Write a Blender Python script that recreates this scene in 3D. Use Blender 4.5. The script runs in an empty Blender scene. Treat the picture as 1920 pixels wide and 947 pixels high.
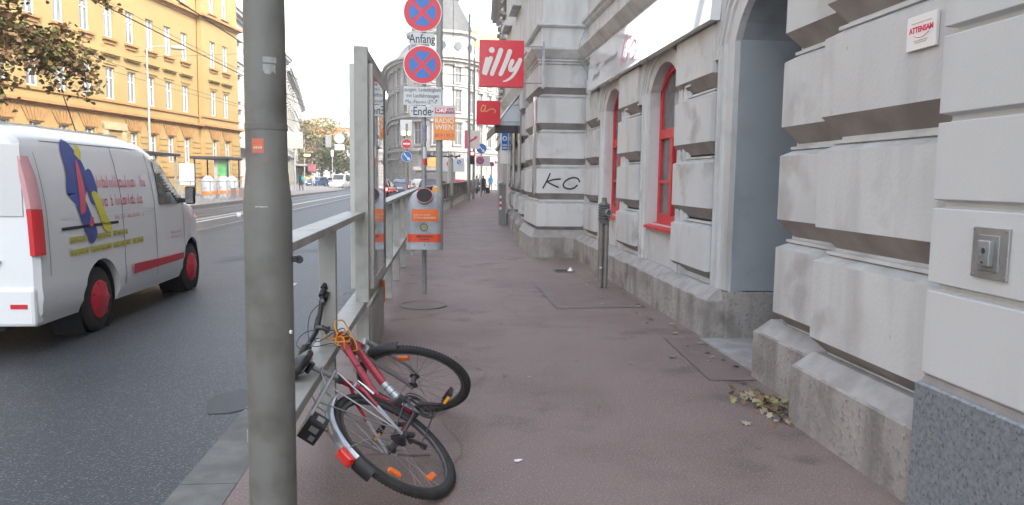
import bpy, bmesh, math, random
from mathutils import Vector, Matrix
random.seed(7)
PI=math.pi
sc=bpy.context.scene
COL=sc.collection
# ---------------- camera
cam=bpy.data.cameras.new('camera'); camo=bpy.data.objects.new('camera',cam); COL.objects.link(camo)
cam.sensor_width=36; cam.lens=26.06; cam.clip_start=.05; cam.clip_end=3000
MW=Matrix(((0.99574516,0.00374894,0.09207346),(-0.09123735,-0.10014725,0.99078064),(0.01293528,-0.99496556,-0.0993791)))
cr=MW@Vector((1,0,0)); cu=MW@Vector((0,-1,0)); cb=MW@Vector((0,0,-1))
camo.matrix_world=Matrix(((cr.x,cu.x,cb.x,0),(cr.y,cu.y,cb.y,0),(cr.z,cu.z,cb.z,1.5),(0,0,0,1)))
sc.camera=camo
# ---------------- sky, sun, exposure
SUN_EL=math.radians(36); SUN_AZ=math.radians(142)   # azimuth from +Y towards +X: the veiled sun stands behind and right, behind the near house
world=bpy.data.worlds.new('World'); sc.world=world; world.use_nodes=True
wn=world.node_tree.nodes; wl=world.node_tree.links; wn.clear()
sky=wn.new('ShaderNodeTexSky'); sky.sky_type='NISHITA'; sky.sun_disc=False
sky.sun_elevation=SUN_EL; sky.sun_rotation=SUN_AZ; sky.dust_density=4; sky.air_density=1.0; sky.ozone_density=.6
hs=wn.new('ShaderNodeHueSaturation'); hs.inputs['Saturation'].default_value=.48; hs.inputs['Value'].default_value=1.0
bg=wn.new('ShaderNodeBackground'); bg.inputs['Strength'].default_value=.15
wo=wn.new('ShaderNodeOutputWorld')
wl.new(sky.outputs[0],hs.inputs['Color']); wl.new(hs.outputs[0],bg.inputs[0]); wl.new(bg.outputs[0],wo.inputs[0])
sl=bpy.data.lights.new('sun','SUN'); sl.energy=.6; sl.angle=math.radians(14); sl.color=(1,.965,.92)
so=bpy.data.objects.new('sun',sl); COL.objects.link(so)
sd=Vector((math.sin(SUN_AZ)*math.cos(SUN_EL),math.cos(SUN_AZ)*math.cos(SUN_EL),math.sin(SUN_EL)))
so.rotation_euler=sd.to_track_quat('Z','Y').to_euler(); so.location=(-30,-30,60)
sc.view_settings.view_transform='Standard'; sc.view_settings.look='None'; sc.view_settings.gamma=1
sc.view_settings.exposure=2.4
sc.cycles.volume_bounces=1; sc.cycles.volume_step_rate=4; sc.cycles.max_bounces=6; sc.cycles.diffuse_bounces=3; sc.cycles.glossy_bounces=3; sc.cycles.transparent_max_bounces=8
# ---------------- materials
MATS={}
def mat(name,c,c2=None,scale=4.,rough=.7,bump=0.,bscale=None,metal=0.,detail=4.,speck=None,spsc=120.,dirt=None,dsc=1.2,emit=0.,ior=None,streak=False,coat=0.,rvar=0.,stain=None,stsc=1.,spots=None,spotsc=6.):
    if name in MATS: return MATS[name]
    m=bpy.data.materials.new(name); m.use_nodes=True; nt=m.node_tree; N=nt.nodes; L=nt.links
    p=N['Principled BSDF']; p.inputs['Roughness'].default_value=rough; p.inputs['Metallic'].default_value=metal
    if ior: p.inputs['IOR'].default_value=ior
    if coat: p.inputs['Coat Weight'].default_value=coat; p.inputs['Coat Roughness'].default_value=.05
    tc=N.new('ShaderNodeTexCoord')
    def noise(s,d=detail,stretch=None):
        n=N.new('ShaderNodeTexNoise'); n.inputs['Scale'].default_value=s; n.inputs['Detail'].default_value=d
        if stretch:
            mp=N.new('ShaderNodeMapping'); mp.inputs['Scale'].default_value=stretch; L.new(tc.outputs['Object'],mp.inputs[0]); L.new(mp.outputs[0],n.inputs['Vector'])
        else: L.new(tc.outputs['Object'],n.inputs['Vector'])
        return n
    c=tuple(c)+(1,)
    p.inputs['Base Color'].default_value=c
    last=None
    def mix(fac,a,b):
        mx=N.new('ShaderNodeMix'); mx.data_type='RGBA'
        L.new(fac,mx.inputs[0])
        for i,v in ((6,a),(7,b)):
            if isinstance(v,tuple): mx.inputs[i].default_value=v
            else: L.new(v,mx.inputs[i])
        return mx.outputs[2]
    def ramp(src,a,b):
        r=N.new('ShaderNodeMapRange'); r.inputs['From Min'].default_value=a; r.inputs['From Max'].default_value=b; L.new(src,r.inputs[0]); return r.outputs[0]
    cur=c
    if c2: cur=mix(ramp(noise(scale).outputs[0],.35,.65),c,tuple(c2)+(1,))
    if dirt:
        st=(1,1,.18) if streak else None
        cur=mix(ramp(noise(dsc,8,st).outputs[0],.50,.75),cur,tuple(dirt)+(1,))
    if stain:
        n1=noise(stsc,9); n2=noise(stsc*.23,3); mm=N.new('ShaderNodeMath'); mm.operation='MULTIPLY'; L.new(ramp(n1.outputs[0],.52,.66),mm.inputs[0]); L.new(ramp(n2.outputs[0],.42,.62),mm.inputs[1])
        cur=mix(mm.outputs[0],cur,tuple(stain)+(1,))
    if spots:
        v=N.new('ShaderNodeTexVoronoi'); v.inputs['Scale'].default_value=spotsc; L.new(tc.outputs['Object'],v.inputs['Vector'])
        sc_=N.new('ShaderNodeSeparateColor'); L.new(v.outputs['Color'],sc_.inputs[0])
        mr=N.new('ShaderNodeMapRange'); mr.inputs['From Min'].default_value=.13; mr.inputs['From Max'].default_value=.07; L.new(v.outputs['Distance'],mr.inputs[0])
        mm=N.new('ShaderNodeMath'); mm.operation='MULTIPLY'; L.new(mr.outputs[0],mm.inputs[0]); L.new(ramp(sc_.outputs[0],.70,.95),mm.inputs[1])
        cur=mix(mm.outputs[0],cur,tuple(spots)+(1,))
    if speck: 
        cur=mix(ramp(noise(spsc,2).outputs[0],.56,.70),cur,tuple(speck)+(1,))
    if not isinstance(cur,tuple): L.new(cur,p.inputs['Base Color'])
    if bump:
        b=N.new('ShaderNodeBump'); b.inputs['Strength'].default_value=bump; b.inputs['Distance'].default_value=.01
        L.new(noise(bscale or scale*4,6).outputs[0],b.inputs['Height']); L.new(b.outputs[0],p.inputs['Normal'])
    if rvar:
        r=ramp(noise(scale*1.7).outputs[0],.3,.7); r.node.inputs['To Min'].default_value=rough-rvar; r.node.inputs['To Max'].default_value=rough+rvar; L.new(r,p.inputs['Roughness'])
    if emit: p.inputs['Emission Color'].default_value=c; p.inputs['Emission Strength'].default_value=emit
    MATS[name]=m; return m
def glassmat(name,c=(.03,.035,.04),rough=.04,ior=1.5): return mat(name,c,rough=rough,ior=ior)
# ---------------- mesh helpers
ORG={}
class MB:
    def __init__(s): s.v=[]; s.f=[]; s.mi=[]
    def add(s,vs,fs,mi=0):
        o=len(s.v); s.v+=[Vector(v) for v in vs]; s.f+=[tuple(i+o for i in f) for f in fs]; s.mi+=[mi]*len(fs); return s
    def box(s,x0,x1,y0,y1,z0,z1,mi=0):
        v=[(x,y,z) for z in (z0,z1) for y in (y0,y1) for x in (x0,x1)]
        return s.add(v,[(0,2,3,1),(4,5,7,6),(0,1,5,4),(2,6,7,3),(0,4,6,2),(1,3,7,5)],mi)
    def loft(s,rings,cap=True,closed=True,mi=0):
        n=len(rings[0]); vs=[p for r in rings for p in r]; fs=[]
        m=n if closed else n-1
        for k in range(len(rings)-1):
            for i in range(m):
                j=(i+1)%n; fs.append((k*n+i,k*n+j,(k+1)*n+j,(k+1)*n+i))
        if cap: fs.append(tuple(range(n-1,-1,-1))); fs.append(tuple((len(rings)-1)*n+i for i in range(n)))
        return s.add(vs,fs,mi)
    def stack(s,x0,x1,y0,y1,prof,mi=0):   # rect plan, profile of (z, inset)
        return s.loft([[(x0+i,y0+i,z),(x1-i,y0+i,z),(x1-i,y1-i,z),(x0+i,y1-i,z)] for z,i in prof],mi=mi)
    def tube(s,pts,r,n=8,mi=0,cap=True,closed=False):
        pts=[Vector(p) for p in pts]; rs=r if isinstance(r,(list,tuple)) else [r]*len(pts)
        rings=[]; ref=None
        for i,p in enumerate(pts):
            if closed: d=(pts[(i+1)%len(pts)]-pts[i-1])
            else: d=(pts[min(i+1,len(pts)-1)]-pts[max(i-1,0)])
            if d.length<1e-9: d=Vector((0,0,1))
            d.normalize()
            if ref is None: ref=Vector((0,0,1)) if abs(d.z)<.9 else Vector((1,0,0))
            a=ref-d*ref.dot(d)
            if a.length<1e-6: a=d.orthogonal()
            a.normalize(); ref=a; b=d.cross(a)
            rings.append([p+a*rs[i]*math.cos(2*PI*k/n)+b*rs[i]*math.sin(2*PI*k/n) for k in range(n)])
        if closed: rings.append(rings[0]); cap=False
        return s.loft(rings,cap,mi=mi)
    def disc(s,c,nrm,r,t,n=24,mi=0):
        c=Vector(c); nrm=Vector(nrm).normalized(); return s.tube([c,c+nrm*t],r,n,mi)
    def lathe(s,c,axis,prof,n=20,mi=0,cap=True):   # prof: (dist along axis, radius)
        c=Vector(c); axis=Vector(axis).normalized(); a=axis.orthogonal().normalized(); b=axis.cross(a)
        return s.loft([[c+axis*h+a*r*math.cos(2*PI*k/n)+b*r*math.sin(2*PI*k/n) for k in range(n)] for h,r in prof],cap,mi=mi)
    def poly(s,pts,mi=0): return s.add(pts,[tuple(range(len(pts)))],mi)
    def prism(s,pts,d,mi=0):
        d=Vector(d); a=[Vector(p) for p in pts]; return s.loft([a,[p+d for p in a]],mi=mi)
    def torus(s,c,nrm,R,r,n=48,m=8,mi=0,a0=0,a1=2*PI,ref=None):
        c=Vector(c); nrm=Vector(nrm).normalized(); a=(Vector(ref) if ref else nrm.orthogonal()).normalized(); b=nrm.cross(a)
        full=abs(a1-a0-2*PI)<1e-6
        k=n if full else n+1
        rings=[]
        for i in range(k):
            t=a0+(a1-a0)*i/n; d=a*math.cos(t)+b*math.sin(t); rr=r if not callable(r) else r(t)
            rings.append([c+d*(R+rr*math.cos(2*PI*j/m))+nrm*rr*math.sin(2*PI*j/m) for j in range(m)])
        if full: rings.append(rings[0])
        return s.loft(rings,not full,mi=mi)
    def build(s,name,m,parent=None,smooth=False,bev=0,world=True,org=None):
        me=bpy.data.meshes.new(name)
        if parent is not None: o0=ORG[parent.name] if world else Vector((0,0,0))
        else: o0=Vector(org) if org else Vector((0,0,0))
        me.from_pydata([v-o0 for v in s.v],[],s.f); me.update()
        bm=bmesh.new(); bm.from_mesh(me); bmesh.ops.remove_doubles(bm,verts=bm.verts,dist=1e-6); bmesh.ops.recalc_face_normals(bm,faces=bm.faces)
        bm.to_mesh(me); bm.free()
        ms=m if isinstance(m,(list,tuple)) else [m]
        for q in ms: me.materials.append(q)
        if len(ms)>1 and len(me.polygons)==len(s.mi):
            for p_,i in zip(me.polygons,s.mi): p_.material_index=i
        if smooth:
            for p_ in me.polygons: p_.use_smooth=True
            try: me.set_sharp_from_angle(angle=math.radians(40))
            except Exception: pass
        o=bpy.data.objects.new(name,me); COL.objects.link(o)
        if parent is not None: o.parent=parent; ORG[o.name]=ORG[parent.name] if world else Vector((0,0,0))
        else: o.location=o0; ORG[o.name]=o0.copy()
        if bev:
            b=o.modifiers.new('bevel','BEVEL'); b.width=bev; b.segments=2; b.limit_method='ANGLE'; b.angle_limit=math.radians(35)
        return o
def tag(o,label=None,cat=None,group=None,kind=None):
    if label: o['label']=label
    if cat: o['category']=cat
    if group: o['group']=group
    if kind: o['kind']=kind
    return o
def empty(name,loc,label,cat,group=None,rz=0):
    o=bpy.data.objects.new(name,None); COL.objects.link(o); o.location=loc; o.rotation_euler=(0,0,rz); o.empty_display_size=.2
    ORG[o.name]=Vector(loc); return tag(o,label,cat,group)
def bx(name,m,parent,*a,bev=0): return MB().box(*a).build(name,m,parent,bev=bev)
def copy_tree(o,parent=None,loc=None,rz=None):
    c=o.copy(); COL.objects.link(c)
    if parent: c.parent=parent
    if loc is not None: c.location=loc
    if rz is not None: c.rotation_euler.z=rz
    for ch in list(o.children): copy_tree(ch,c)
    return c
def catmull(P,n=6):
    P=[Vector(p) for p in P]
    if len(P)<3: return P
    Q=[P[0]*2-P[1]]+P+[P[-1]*2-P[-2]]; out=[]
    for i in range(1,len(Q)-2):
        for k in range(n):
            t=k/n; a,b,c,d=Q[i-1],Q[i],Q[i+1],Q[i+2]
            out.append(.5*((2*b)+(c-a)*t+(2*a-5*b+4*c-d)*t*t+(3*b-a-3*c+d)*t**3))
    out.append(P[-1]); return out
def ribbon(mb,pts2,w,O,X,Y,nrm,lift=0,smooth=True,mi=0,thick=.0015):
    # flat rounded pen stroke in the plane (O,X,Y)
    P=[Vector((a[0],a[1],0)) for a in pts2]
    if smooth: P=catmull(P,6)
    ws=w if isinstance(w,(list,tuple)) else None
    L_=[];R_=[]
    for i,p in enumerate(P):
        d=(P[min(i+1,len(P)-1)]-P[max(i-1,0)]).normalized(); nn=Vector((-d.y,d.x,0))
        ww=(ws[0]+(ws[1]-ws[0])*i/(len(P)-1) if ws else w)/2
        L_.append(p+nn*ww); R_.append(p-nn*ww)
    def cap(p,d,ww,frm):
        out=[]
        for k in range(1,6):
            t=PI*k/6; c=math.cos(t); s_=math.sin(t)
            out.append(p+frm*ww*c+d*ww*s_)
        return out
    d0=(P[0]-P[1]).normalized(); d1=(P[-1]-P[-2]).normalized()
    n1=Vector((-d1.y,d1.x,0)); n0=Vector((-(-d0).y,(-d0).x,0))
    w0=(L_[0]-R_[0]).length/2; w1=(L_[-1]-R_[-1]).length/2
    capE=cap(P[-1],d1,w1,n1); capS=cap(P[0],d0,w0,n0)
    O=Vector(O);X=Vector(X);Y=Vector(Y);nrm=Vector(nrm)
    T=lambda q:O+X*q.x+Y*q.y+nrm*(lift+thick)
    vs=[];fs=[]
    for l,r in zip(L_,R_): vs+=[T(l),T(r)]
    for i in range(len(P)-1): fs.append((2*i,2*i+1,2*i+3,2*i+2))
    k=len(vs); vs+=[T(q) for q in capE]; e=2*(len(P)-1); fs.append(tuple([e]+list(range(k,k+5))+[e+1]))
    k=len(vs); vs+=[T(q) for q in capS]; fs.append(tuple([0]+list(range(k,k+5))+[1])[::-1])
    mb.add(vs,fs,mi); return mb
def text(name,s,size,m,parent,O,X,Y,lift=.003,xs=1.,bold=0.,align='CENTER',shear=0.,ext=.0008,world=True,warp=None):
    cu_=bpy.data.curves.new(name,'FONT'); cu_.body=s; cu_.size=size; cu_.align_x=align; cu_.align_y='CENTER'; cu_.offset=bold; cu_.extrude=ext; cu_.shear=shear; cu_.resolution_u=3
    to=bpy.data.objects.new(name,cu_); COL.objects.link(to)
    bpy.context.view_layer.update()
    me=bpy.data.meshes.new_from_object(to.evaluated_get(bpy.context.evaluated_depsgraph_get())); bpy.data.objects.remove(to)
    O=Vector(O);X=Vector(X).normalized();Y=Vector(Y).normalized();Z=X.cross(Y)
    o0=(ORG[parent.name] if world else Vector((0,0,0))) if parent else Vector((0,0,0))
    for v in me.vertices:
        q=v.co
        if warp: v.co=warp(q.x*xs,q.y,q.z+lift)-o0
        else: v.co=O+X*q.x*xs+Y*q.y+Z*(q.z+lift)-o0
    me.materials.clear(); me.materials.append(m)
    o=bpy.data.objects.new(name,me); COL.objects.link(o)
    if parent: o.parent=parent; ORG[o.name]=o0
    return o
# common materials
M_metal=mat('fence_paint',(.37,.375,.345),(.32,.325,.30),scale=3,rough=.5,dirt=(.25,.245,.22),dsc=6)
M_galv=mat('galvanised',(.38,.39,.40),(.28,.29,.30),scale=8,rough=.45,metal=.6)
M_grey=mat('sign_back_grey',(.28,.285,.285),rough=.5)
M_black=mat('black_plastic',(.02,.02,.022),rough=.5)
M_blk2=mat('rubber',(.022,.022,.022),(.035,.034,.033),scale=12,rough=.8)
M_white=mat('white_paint',(.78,.78,.77),rough=.4)
M_red=mat('sign_red',(.62,.03,.06),rough=.35)
M_blue=mat('sign_blue',(.02,.16,.50),rough=.35)
M_letter=mat('letter_black',(.03,.03,.035),rough=.5)
M_orange=mat('orange_sticker',(.80,.17,.03),rough=.4)
M_glass=glassmat('window_glass',(.05,.06,.065),.03)
M_dark=mat('dark_interior',(.03,.03,.032),rough=.9)
M_silver=mat('silver_metal',(.55,.57,.6),rough=.25,metal=.9)
# ================= SETTING
G0=-.12
M_road=mat('asphalt_road',(.034,.039,.045),(.023,.027,.032),scale=.6,rough=.52,bump=.45,bscale=90,speck=(.15,.16,.17),spsc=80,dirt=(.027,.030,.035),dsc=.5,detail=6)
M_side=mat('sidewalk_asphalt',(.215,.160,.145),(.172,.126,.114),scale=.55,rough=.60,bump=.5,bscale=110,speck=(.33,.28,.265),spsc=95,dirt=(.145,.105,.094),dsc=1.1,stain=(.098,.070,.062),stsc=2.6,spots=(.12,.095,.088),spotsc=4.5,detail=7)
M_kerb=mat('kerb_granite',(.175,.178,.17),(.135,.138,.133),scale=9,rough=.8,bump=.3,bscale=80,dirt=(.09,.09,.085),dsc=3)
M_farside=mat('far_sidewalk_paving',(.22,.21,.21),(.17,.165,.165),scale=1.5,rough=.85)
def sheet(name,pts,z,m,kind='structure',thick=0):
    mb=MB()
    if thick: mb.prism([(x,y,z-thick) for x,y in pts],(0,0,thick))
    else: mb.poly([(x,y,z) for x,y in pts])
    return tag(mb.build(name,m),kind=kind)
sheet('ground',[(-300,-70),(300,-70),(300,580),(-300,580)],G0-.02,M_road)
sheet('road',[(-12,-8),(-1.28,-8),(-1.28,18),(-1.2,26),(-.4,36),(1.4,59),(3,76),(6,96),(-14,100),(-24,140),(-48,230),(-54,228),(-30,150),(-12.2,92),(-11,88)],G0,M_road)
# near sidewalk: inner edge follows the bending street
PL=[(-1.0,-6),(-1.0,18),(-.9,26),(-.1,36),(1.7,59),(3.3,76),(5.2,90)]
PR=[(60,90),(60,-6)]
sheet('sidewalk',PL+PR,0,M_side)
# granite kerb stones beside the carriageway
mb=MB(); KE=[(-1.28,-6),(-1.28,18),(-1.18,26),(-.38,36),(1.42,59),(3.02,76),(4.9,90)]
acc=0
for (a,b),(c,d) in zip(zip(KE,PL),list(zip(KE,PL))[1:]):
    A=Vector(a+(0,));B=Vector(b+(0,));C_=Vector(c+(0,));D=Vector(d+(0,))
    n=max(1,int((C_-A).length/1.15))
    for i in range(n):
        t0=i/n; t1=(i+1)/n-.012/max((C_-A).length,.1)
        p=[A.lerp(C_,t0),A.lerp(C_,t1),B.lerp(D,t1),B.lerp(D,t0)]
        zt=.004+random.uniform(-.002,.002)
        mb.loft([[(q.x,q.y,-.14) for q in p],[(q.x,q.y,zt-.012) for q in p],[(q.x+.01*s,q.y,zt) for q,s in zip(p,(1,1,0,0))]])
tag(mb.build('kerb',M_kerb),kind='structure')
mb=MB(); mb.poly([(-1.02,-6,-.02),(-.998,-6,-.02),(-.998,18,-.02),(-1.02,18,-.02)]); 
# far sidewalk
FS=[(-12,-8),(-12,40),(-11.2,78),(-12,92),(-20,120),(-40,190),(-52,226),(-90,226),(-60,60),(-45,-8)]
sheet('far_sidewalk',FS,.02,M_farside,thick=.16)
mb=MB()
for (a,b),(c,d) in zip(FS[:6],FS[1:7]):
    dx,dy=c-a,d-b; l=math.hypot(dx,dy); nx,ny=dy/l*.16,-dx/l*.16
    mb.prism([(a,b,-.14),(c,d,-.14),(c+nx,d+ny,-.14),(a+nx,b+ny,-.14)],(0,0,.165))
tag(mb.build('far_kerb',M_kerb),kind='structure')
# road paint and rails
M_paint=mat('road_paint',(.62,.62,.60),(.45,.45,.44),scale=6,rough=.7)
M_rail=mat('tram_rail_steel',(.16,.165,.17),rough=.3,metal=.7)
mb=MB()
for x0,x1,y0,y1 in ((-8.45,-8.30,18,78),(-2.35,-2.2,11.0,11.35),(-8.9,-8.8,20,34)):
    mb.box(x0,x1,y0,y1,G0,G0+.006)
tag(mb.build('road_markings',M_paint),kind='structure')
mb=MB()
for x in (-7.2,-8.7,-9.6,-11.1):
    mb.box(x,x+.07,-8,80,G0-.01,G0+.004)
tag(mb.build('tram_tracks',M_rail),kind='structure')
# dark damp patch and repair strips in the road
M_patch=mat('road_patch',(.024,.027,.031),(.029,.032,.036),scale=3,rough=.55,bump=.3,bscale=80)
mb=MB()
def blob(cx,cy,rx,ry,z,n=22,rot=0,j=.18):
    out=[]
    for k in range(n):
        t=2*PI*k/n; r=1+random.uniform(-j,j); x=rx*r*math.cos(t); y=ry*r*math.sin(t)
        out.append((cx+x*math.cos(rot)-y*math.sin(rot),cy+x*math.sin(rot)+y*math.cos(rot),z))
    return out
mb.poly(blob(-1.50,5.35,.17,.30,G0+.004,26,0,.08))
mb.poly([(-7.0,-8,G0+.004),(-6.6,-8,G0+.004),(-6.55,80,G0+.004),(-6.95,80,G0+.004)])
mb.poly([(-4.2,14,G0+.004),(-2.6,16.5,G0+.004),(-2.5,17.3,G0+.004),(-4.3,15,G0+.004)])
tag(mb.build('road_patches',M_patch),kind='structure')
# sidewalk: repaired rectangle, stains, cracks
M_sp=mat('sidewalk_patch_asphalt',(.185,.143,.131),(.162,.124,.113),scale=3,rough=.62,bump=.3,bscale=120)
M_st=mat('sidewalk_stain',(.162,.125,.116),(.185,.145,.136),scale=9,rough=.8)
mb=MB(); mb.poly([(1.30,8.4,.004),(2.42,8.5,.004),(2.48,10.5,.004),(1.30,10.35,.004)])
mb.poly([(2.0,5.3,.004),(2.66,5.3,.004),(2.66,6.8,.004),(2.1,6.8,.004)])
tag(mb.build('sidewalk_patch',M_sp),kind='structure')
mb=MB()
def crack(mb,pts,w,z):
    P=[Vector(p+(0,)) for p in pts]
    Q=catmull(P,4); Q=[q+Vector((random.uniform(-.006,.006),random.uniform(-.006,.006),0)) for q in Q]
    for a,b in zip(Q,Q[1:]):
        d=(b-a).normalized(); n=Vector((-d.y,d.x,0))*w/2
        mb.poly([(a-n+Vector((0,0,z))),(b-n+Vector((0,0,z))),(b+n+Vector((0,0,z))),(a+n+Vector((0,0,z)))])
for pts in (((-.3,3.2),(.1,3.9),(.0,4.6),(.35,5.6)),((.9,7.6),(.7,8.8),(.95,9.8),(.8,11.4)),((1.30,8.4),(1.30,10.35)),((1.30,8.4),(2.4,8.5)),((1.3,10.36),(2.5,10.5)),((2.0,5.3),(2.05,6.0),(2.1,6.8))):
    crack(mb,pts,.005,.0085)
tag(mb.build('sidewalk_stains',M_st),kind='structure')

# ================= NEAR BUILDING (light grey rusticated corner house)
M_wall=mat('grey_render',(.58,.59,.585),(.52,.525,.52),scale=1.1,rough=.88,bump=.25,bscale=38,dirt=(.40,.395,.385),dsc=3.2,stain=(.40,.39,.375),stsc=3.2,spots=(.40,.39,.38),spotsc=7.,streak=True)
M_wall2=mat('smooth_grey_render',(.565,.58,.58),(.535,.55,.55),scale=.9,rough=.8,bump=.10,bscale=60,dirt=(.47,.475,.47),dsc=1.5,streak=True)
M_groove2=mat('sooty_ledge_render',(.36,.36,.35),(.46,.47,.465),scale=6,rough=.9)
M_groove=mat('groove_shade_joint_render',(.22,.20,.19),(.30,.28,.268),scale=4,rough=.9)  # dark tone puts the shade under the block courses into the colour
M_plinth=mat('worn_limestone',(.37,.345,.32),(.29,.27,.25),scale=3,rough=.92,bump=.9,bscale=30,dirt=(.17,.16,.145),dsc=5,stain=(.13,.12,.11),stsc=3.,speck=(.22,.20,.185),spsc=30,streak=True)
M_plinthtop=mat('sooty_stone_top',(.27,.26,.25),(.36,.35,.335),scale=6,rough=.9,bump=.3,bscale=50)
M_granite=mat('speckled_granite',(.16,.18,.195),(.235,.255,.27),scale=42,rough=.4,speck=(.09,.10,.115),spsc=70,detail=3)
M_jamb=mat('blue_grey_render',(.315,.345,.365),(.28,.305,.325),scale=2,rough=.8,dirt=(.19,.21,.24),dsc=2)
M_redframe=mat('red_window_frame',(.62,.035,.045),(.5,.03,.04),scale=8,rough=.45)
nb=empty('corner_building',(2.68,3.1,0),'pale grey rusticated corner house with red windows and deep doorway along the sidewalk','building')
WX=2.68
GZ=[-.1,.57,1.23,1.89,2.55,3.21]   # groove tops
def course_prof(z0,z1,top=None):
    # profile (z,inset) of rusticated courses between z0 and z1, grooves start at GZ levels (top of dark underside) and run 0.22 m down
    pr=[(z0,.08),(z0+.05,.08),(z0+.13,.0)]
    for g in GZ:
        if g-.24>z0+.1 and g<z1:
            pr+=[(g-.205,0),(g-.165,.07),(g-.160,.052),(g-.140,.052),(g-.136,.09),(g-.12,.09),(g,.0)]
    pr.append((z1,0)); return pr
def rust(x0,x1,y0,y1,z0,z1,name='rusticated_blocks',parent=None):
    pr=course_prof(z0,z1); mb=MB(); mb.stack(x0,x1,y0,y1,pr)
    mi=[]
    for k in range(len(pr)-1):
        (za,ia),(zb,ib)=pr[k],pr[k+1]
        dark= (ib<ia and zb-za>.05) or (abs(ia-ib)<1e-6 and ia>.09)  # downward-facing bevels take the painted shade colour
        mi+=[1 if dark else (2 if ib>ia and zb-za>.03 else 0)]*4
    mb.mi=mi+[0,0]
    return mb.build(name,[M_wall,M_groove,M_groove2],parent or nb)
# raised pilaster next to the smooth neighbour, and the lower relief behind it
PT=3.6
def two(m1,*a): pass
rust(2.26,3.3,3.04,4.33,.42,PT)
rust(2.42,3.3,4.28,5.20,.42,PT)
def plinth(x0,x1,y0,y1,h=.37,hi=.46,ins=.11,name='plinth_stone'):
    mb=MB(); mb.loft([[(x0,y0,-.02),(x1,y0,-.02),(x1,y1,-.02),(x0,y1,-.02)],[(x0,y0,h-.012),(x1,y0,h-.012),(x1,y1,h-.012),(x0,y1,h-.012)],[(x0+.012,y0+.012,h),(x1,y0+.012,h),(x1,y1-.012,h),(x0+.012,y1-.012,h)],[(x0+ins,y0+.06,hi),(x1,y0+.06,hi),(x1,y1-.06,hi),(x0+ins,y1-.06,hi)]])
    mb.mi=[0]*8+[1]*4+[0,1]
    return mb.build(name,[M_plinth,M_plinthtop],nb)
plinth(2.17,3.2,3.045,4.37)
plinth(2.375,3.2,4.375,5.42)
plinth(2.49,3.2,6.78,14.3,.37,.47,.13)
plinth(1.655,3.3,14.0,16.3,.40,.53,.09)
# wall with arched openings (front sheet + reveals)
DOOR=(5.42,6.72,0.0,2.78,.42)
WINS=[(8.33,9.50,.95,2.62,.30),(11.05,12.18,.95,2.62,.30)]
def archz(o,y):
    y0,y1,z0,zs,ri=o; c=(y0+y1)/2; h=(y1-y0)/2; R=(h*h+ri*ri)/(2*ri); return zs+math.sqrt(max(R*R-(y-c)**2,0))-(R-ri)
def arched_wall(mb,x,ya,yb,za,zb,ops,depth,mi=0,mj=0):
    y=ya
    for o in sorted(ops):
        y0,y1,z0,zs,ri=o
        mb.poly([(x,y,za),(x,y0,za),(x,y0,zb),(x,y,zb)],mi)
        if z0>za: mb.poly([(x,y0,za),(x,y1,za),(x,y1,z0),(x,y0,z0)],mi)
        n=14; ys=[y0+(y1-y0)*k/n for k in range(n+1)]
        for a,b in zip(ys,ys[1:]):
            mb.poly([(x,a,archz(o,a)),(x,b,archz(o,b)),(x,b,zb),(x,a,zb)],mi)
            mb.poly([(x,a,archz(o,a)),(x,b,archz(o,b)),(x+depth,b,archz(o,b)),(x+depth,a,archz(o,a))],mj)
        mb.poly([(x,y0,z0),(x,y0,zs),(x+depth,y0,zs),(x+depth,y0,z0)],mj)
        mb.poly([(x,y1,z0),(x,y1,zs),(x+depth,y1,zs),(x+depth,y1,z0)],mj)
        if z0>za: mb.poly([(x,y0,z0),(x,y1,z0),(x+depth,y1,z0),(x+depth,y0,z0)],mi)
        y=y1
    mb.poly([(x,y,za),(x,yb,za),(x,yb,zb),(x,y,zb)],mi)
mb=MB(); arched_wall(mb,WX,5.1,14.05,.40,7.2,[(DOOR[0],DOOR[1],.40)+DOOR[3:]]+WINS,.14,0,0)
mb.build('street_wall',[M_wall],nb)
# door recess: deep blue grey jambs, soffit, stone base courses, door leaf
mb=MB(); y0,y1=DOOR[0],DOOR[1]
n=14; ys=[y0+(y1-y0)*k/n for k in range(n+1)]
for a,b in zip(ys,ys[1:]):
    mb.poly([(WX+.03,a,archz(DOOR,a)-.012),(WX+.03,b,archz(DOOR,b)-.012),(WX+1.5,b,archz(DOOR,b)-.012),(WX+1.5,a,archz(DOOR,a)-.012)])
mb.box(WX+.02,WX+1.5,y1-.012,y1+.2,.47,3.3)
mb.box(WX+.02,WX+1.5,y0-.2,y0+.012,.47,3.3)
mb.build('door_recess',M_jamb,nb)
mb=MB(); mb.box(WX-.02,WX+1.5,y1-.02,y1+.2,-.02,.46)
mb.build('recess_base_stone',M_plinth,nb,bev=.01)
MB().box(WX-.02,WX+1.5,y0-.2,y0+.012,-.02,.46).build('recess_base_stone',M_plinth,nb,bev=.01)
mb=MB(); mb.box(WX+1.45,WX+1.52,y0,y1,0,3.2); 
for a in (y0+.10,y0+.70):
    for z0_,z1_ in ((.25,1.0),(1.15,2.4)):
        mb.stack(WX+1.40,WX+1.46,a,a+.5,[(z0_,0),(z0_+.03,-.0),(z1_,0)])
dl=mb.build('entrance_door',mat('dark_door_wood',(.06,.045,.035),rough=.4),nb)
MB().tube([(WX+1.38,y0+.62,1.05),(WX+1.38,y0+.74,1.05)],.012).build('handle',M_silver,dl)
mb=MB(); mb.box(WX-.25,WX+1.45,y0,y1,.0,.02); mb.build('threshold_slab',M_plinthtop,nb)
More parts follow.
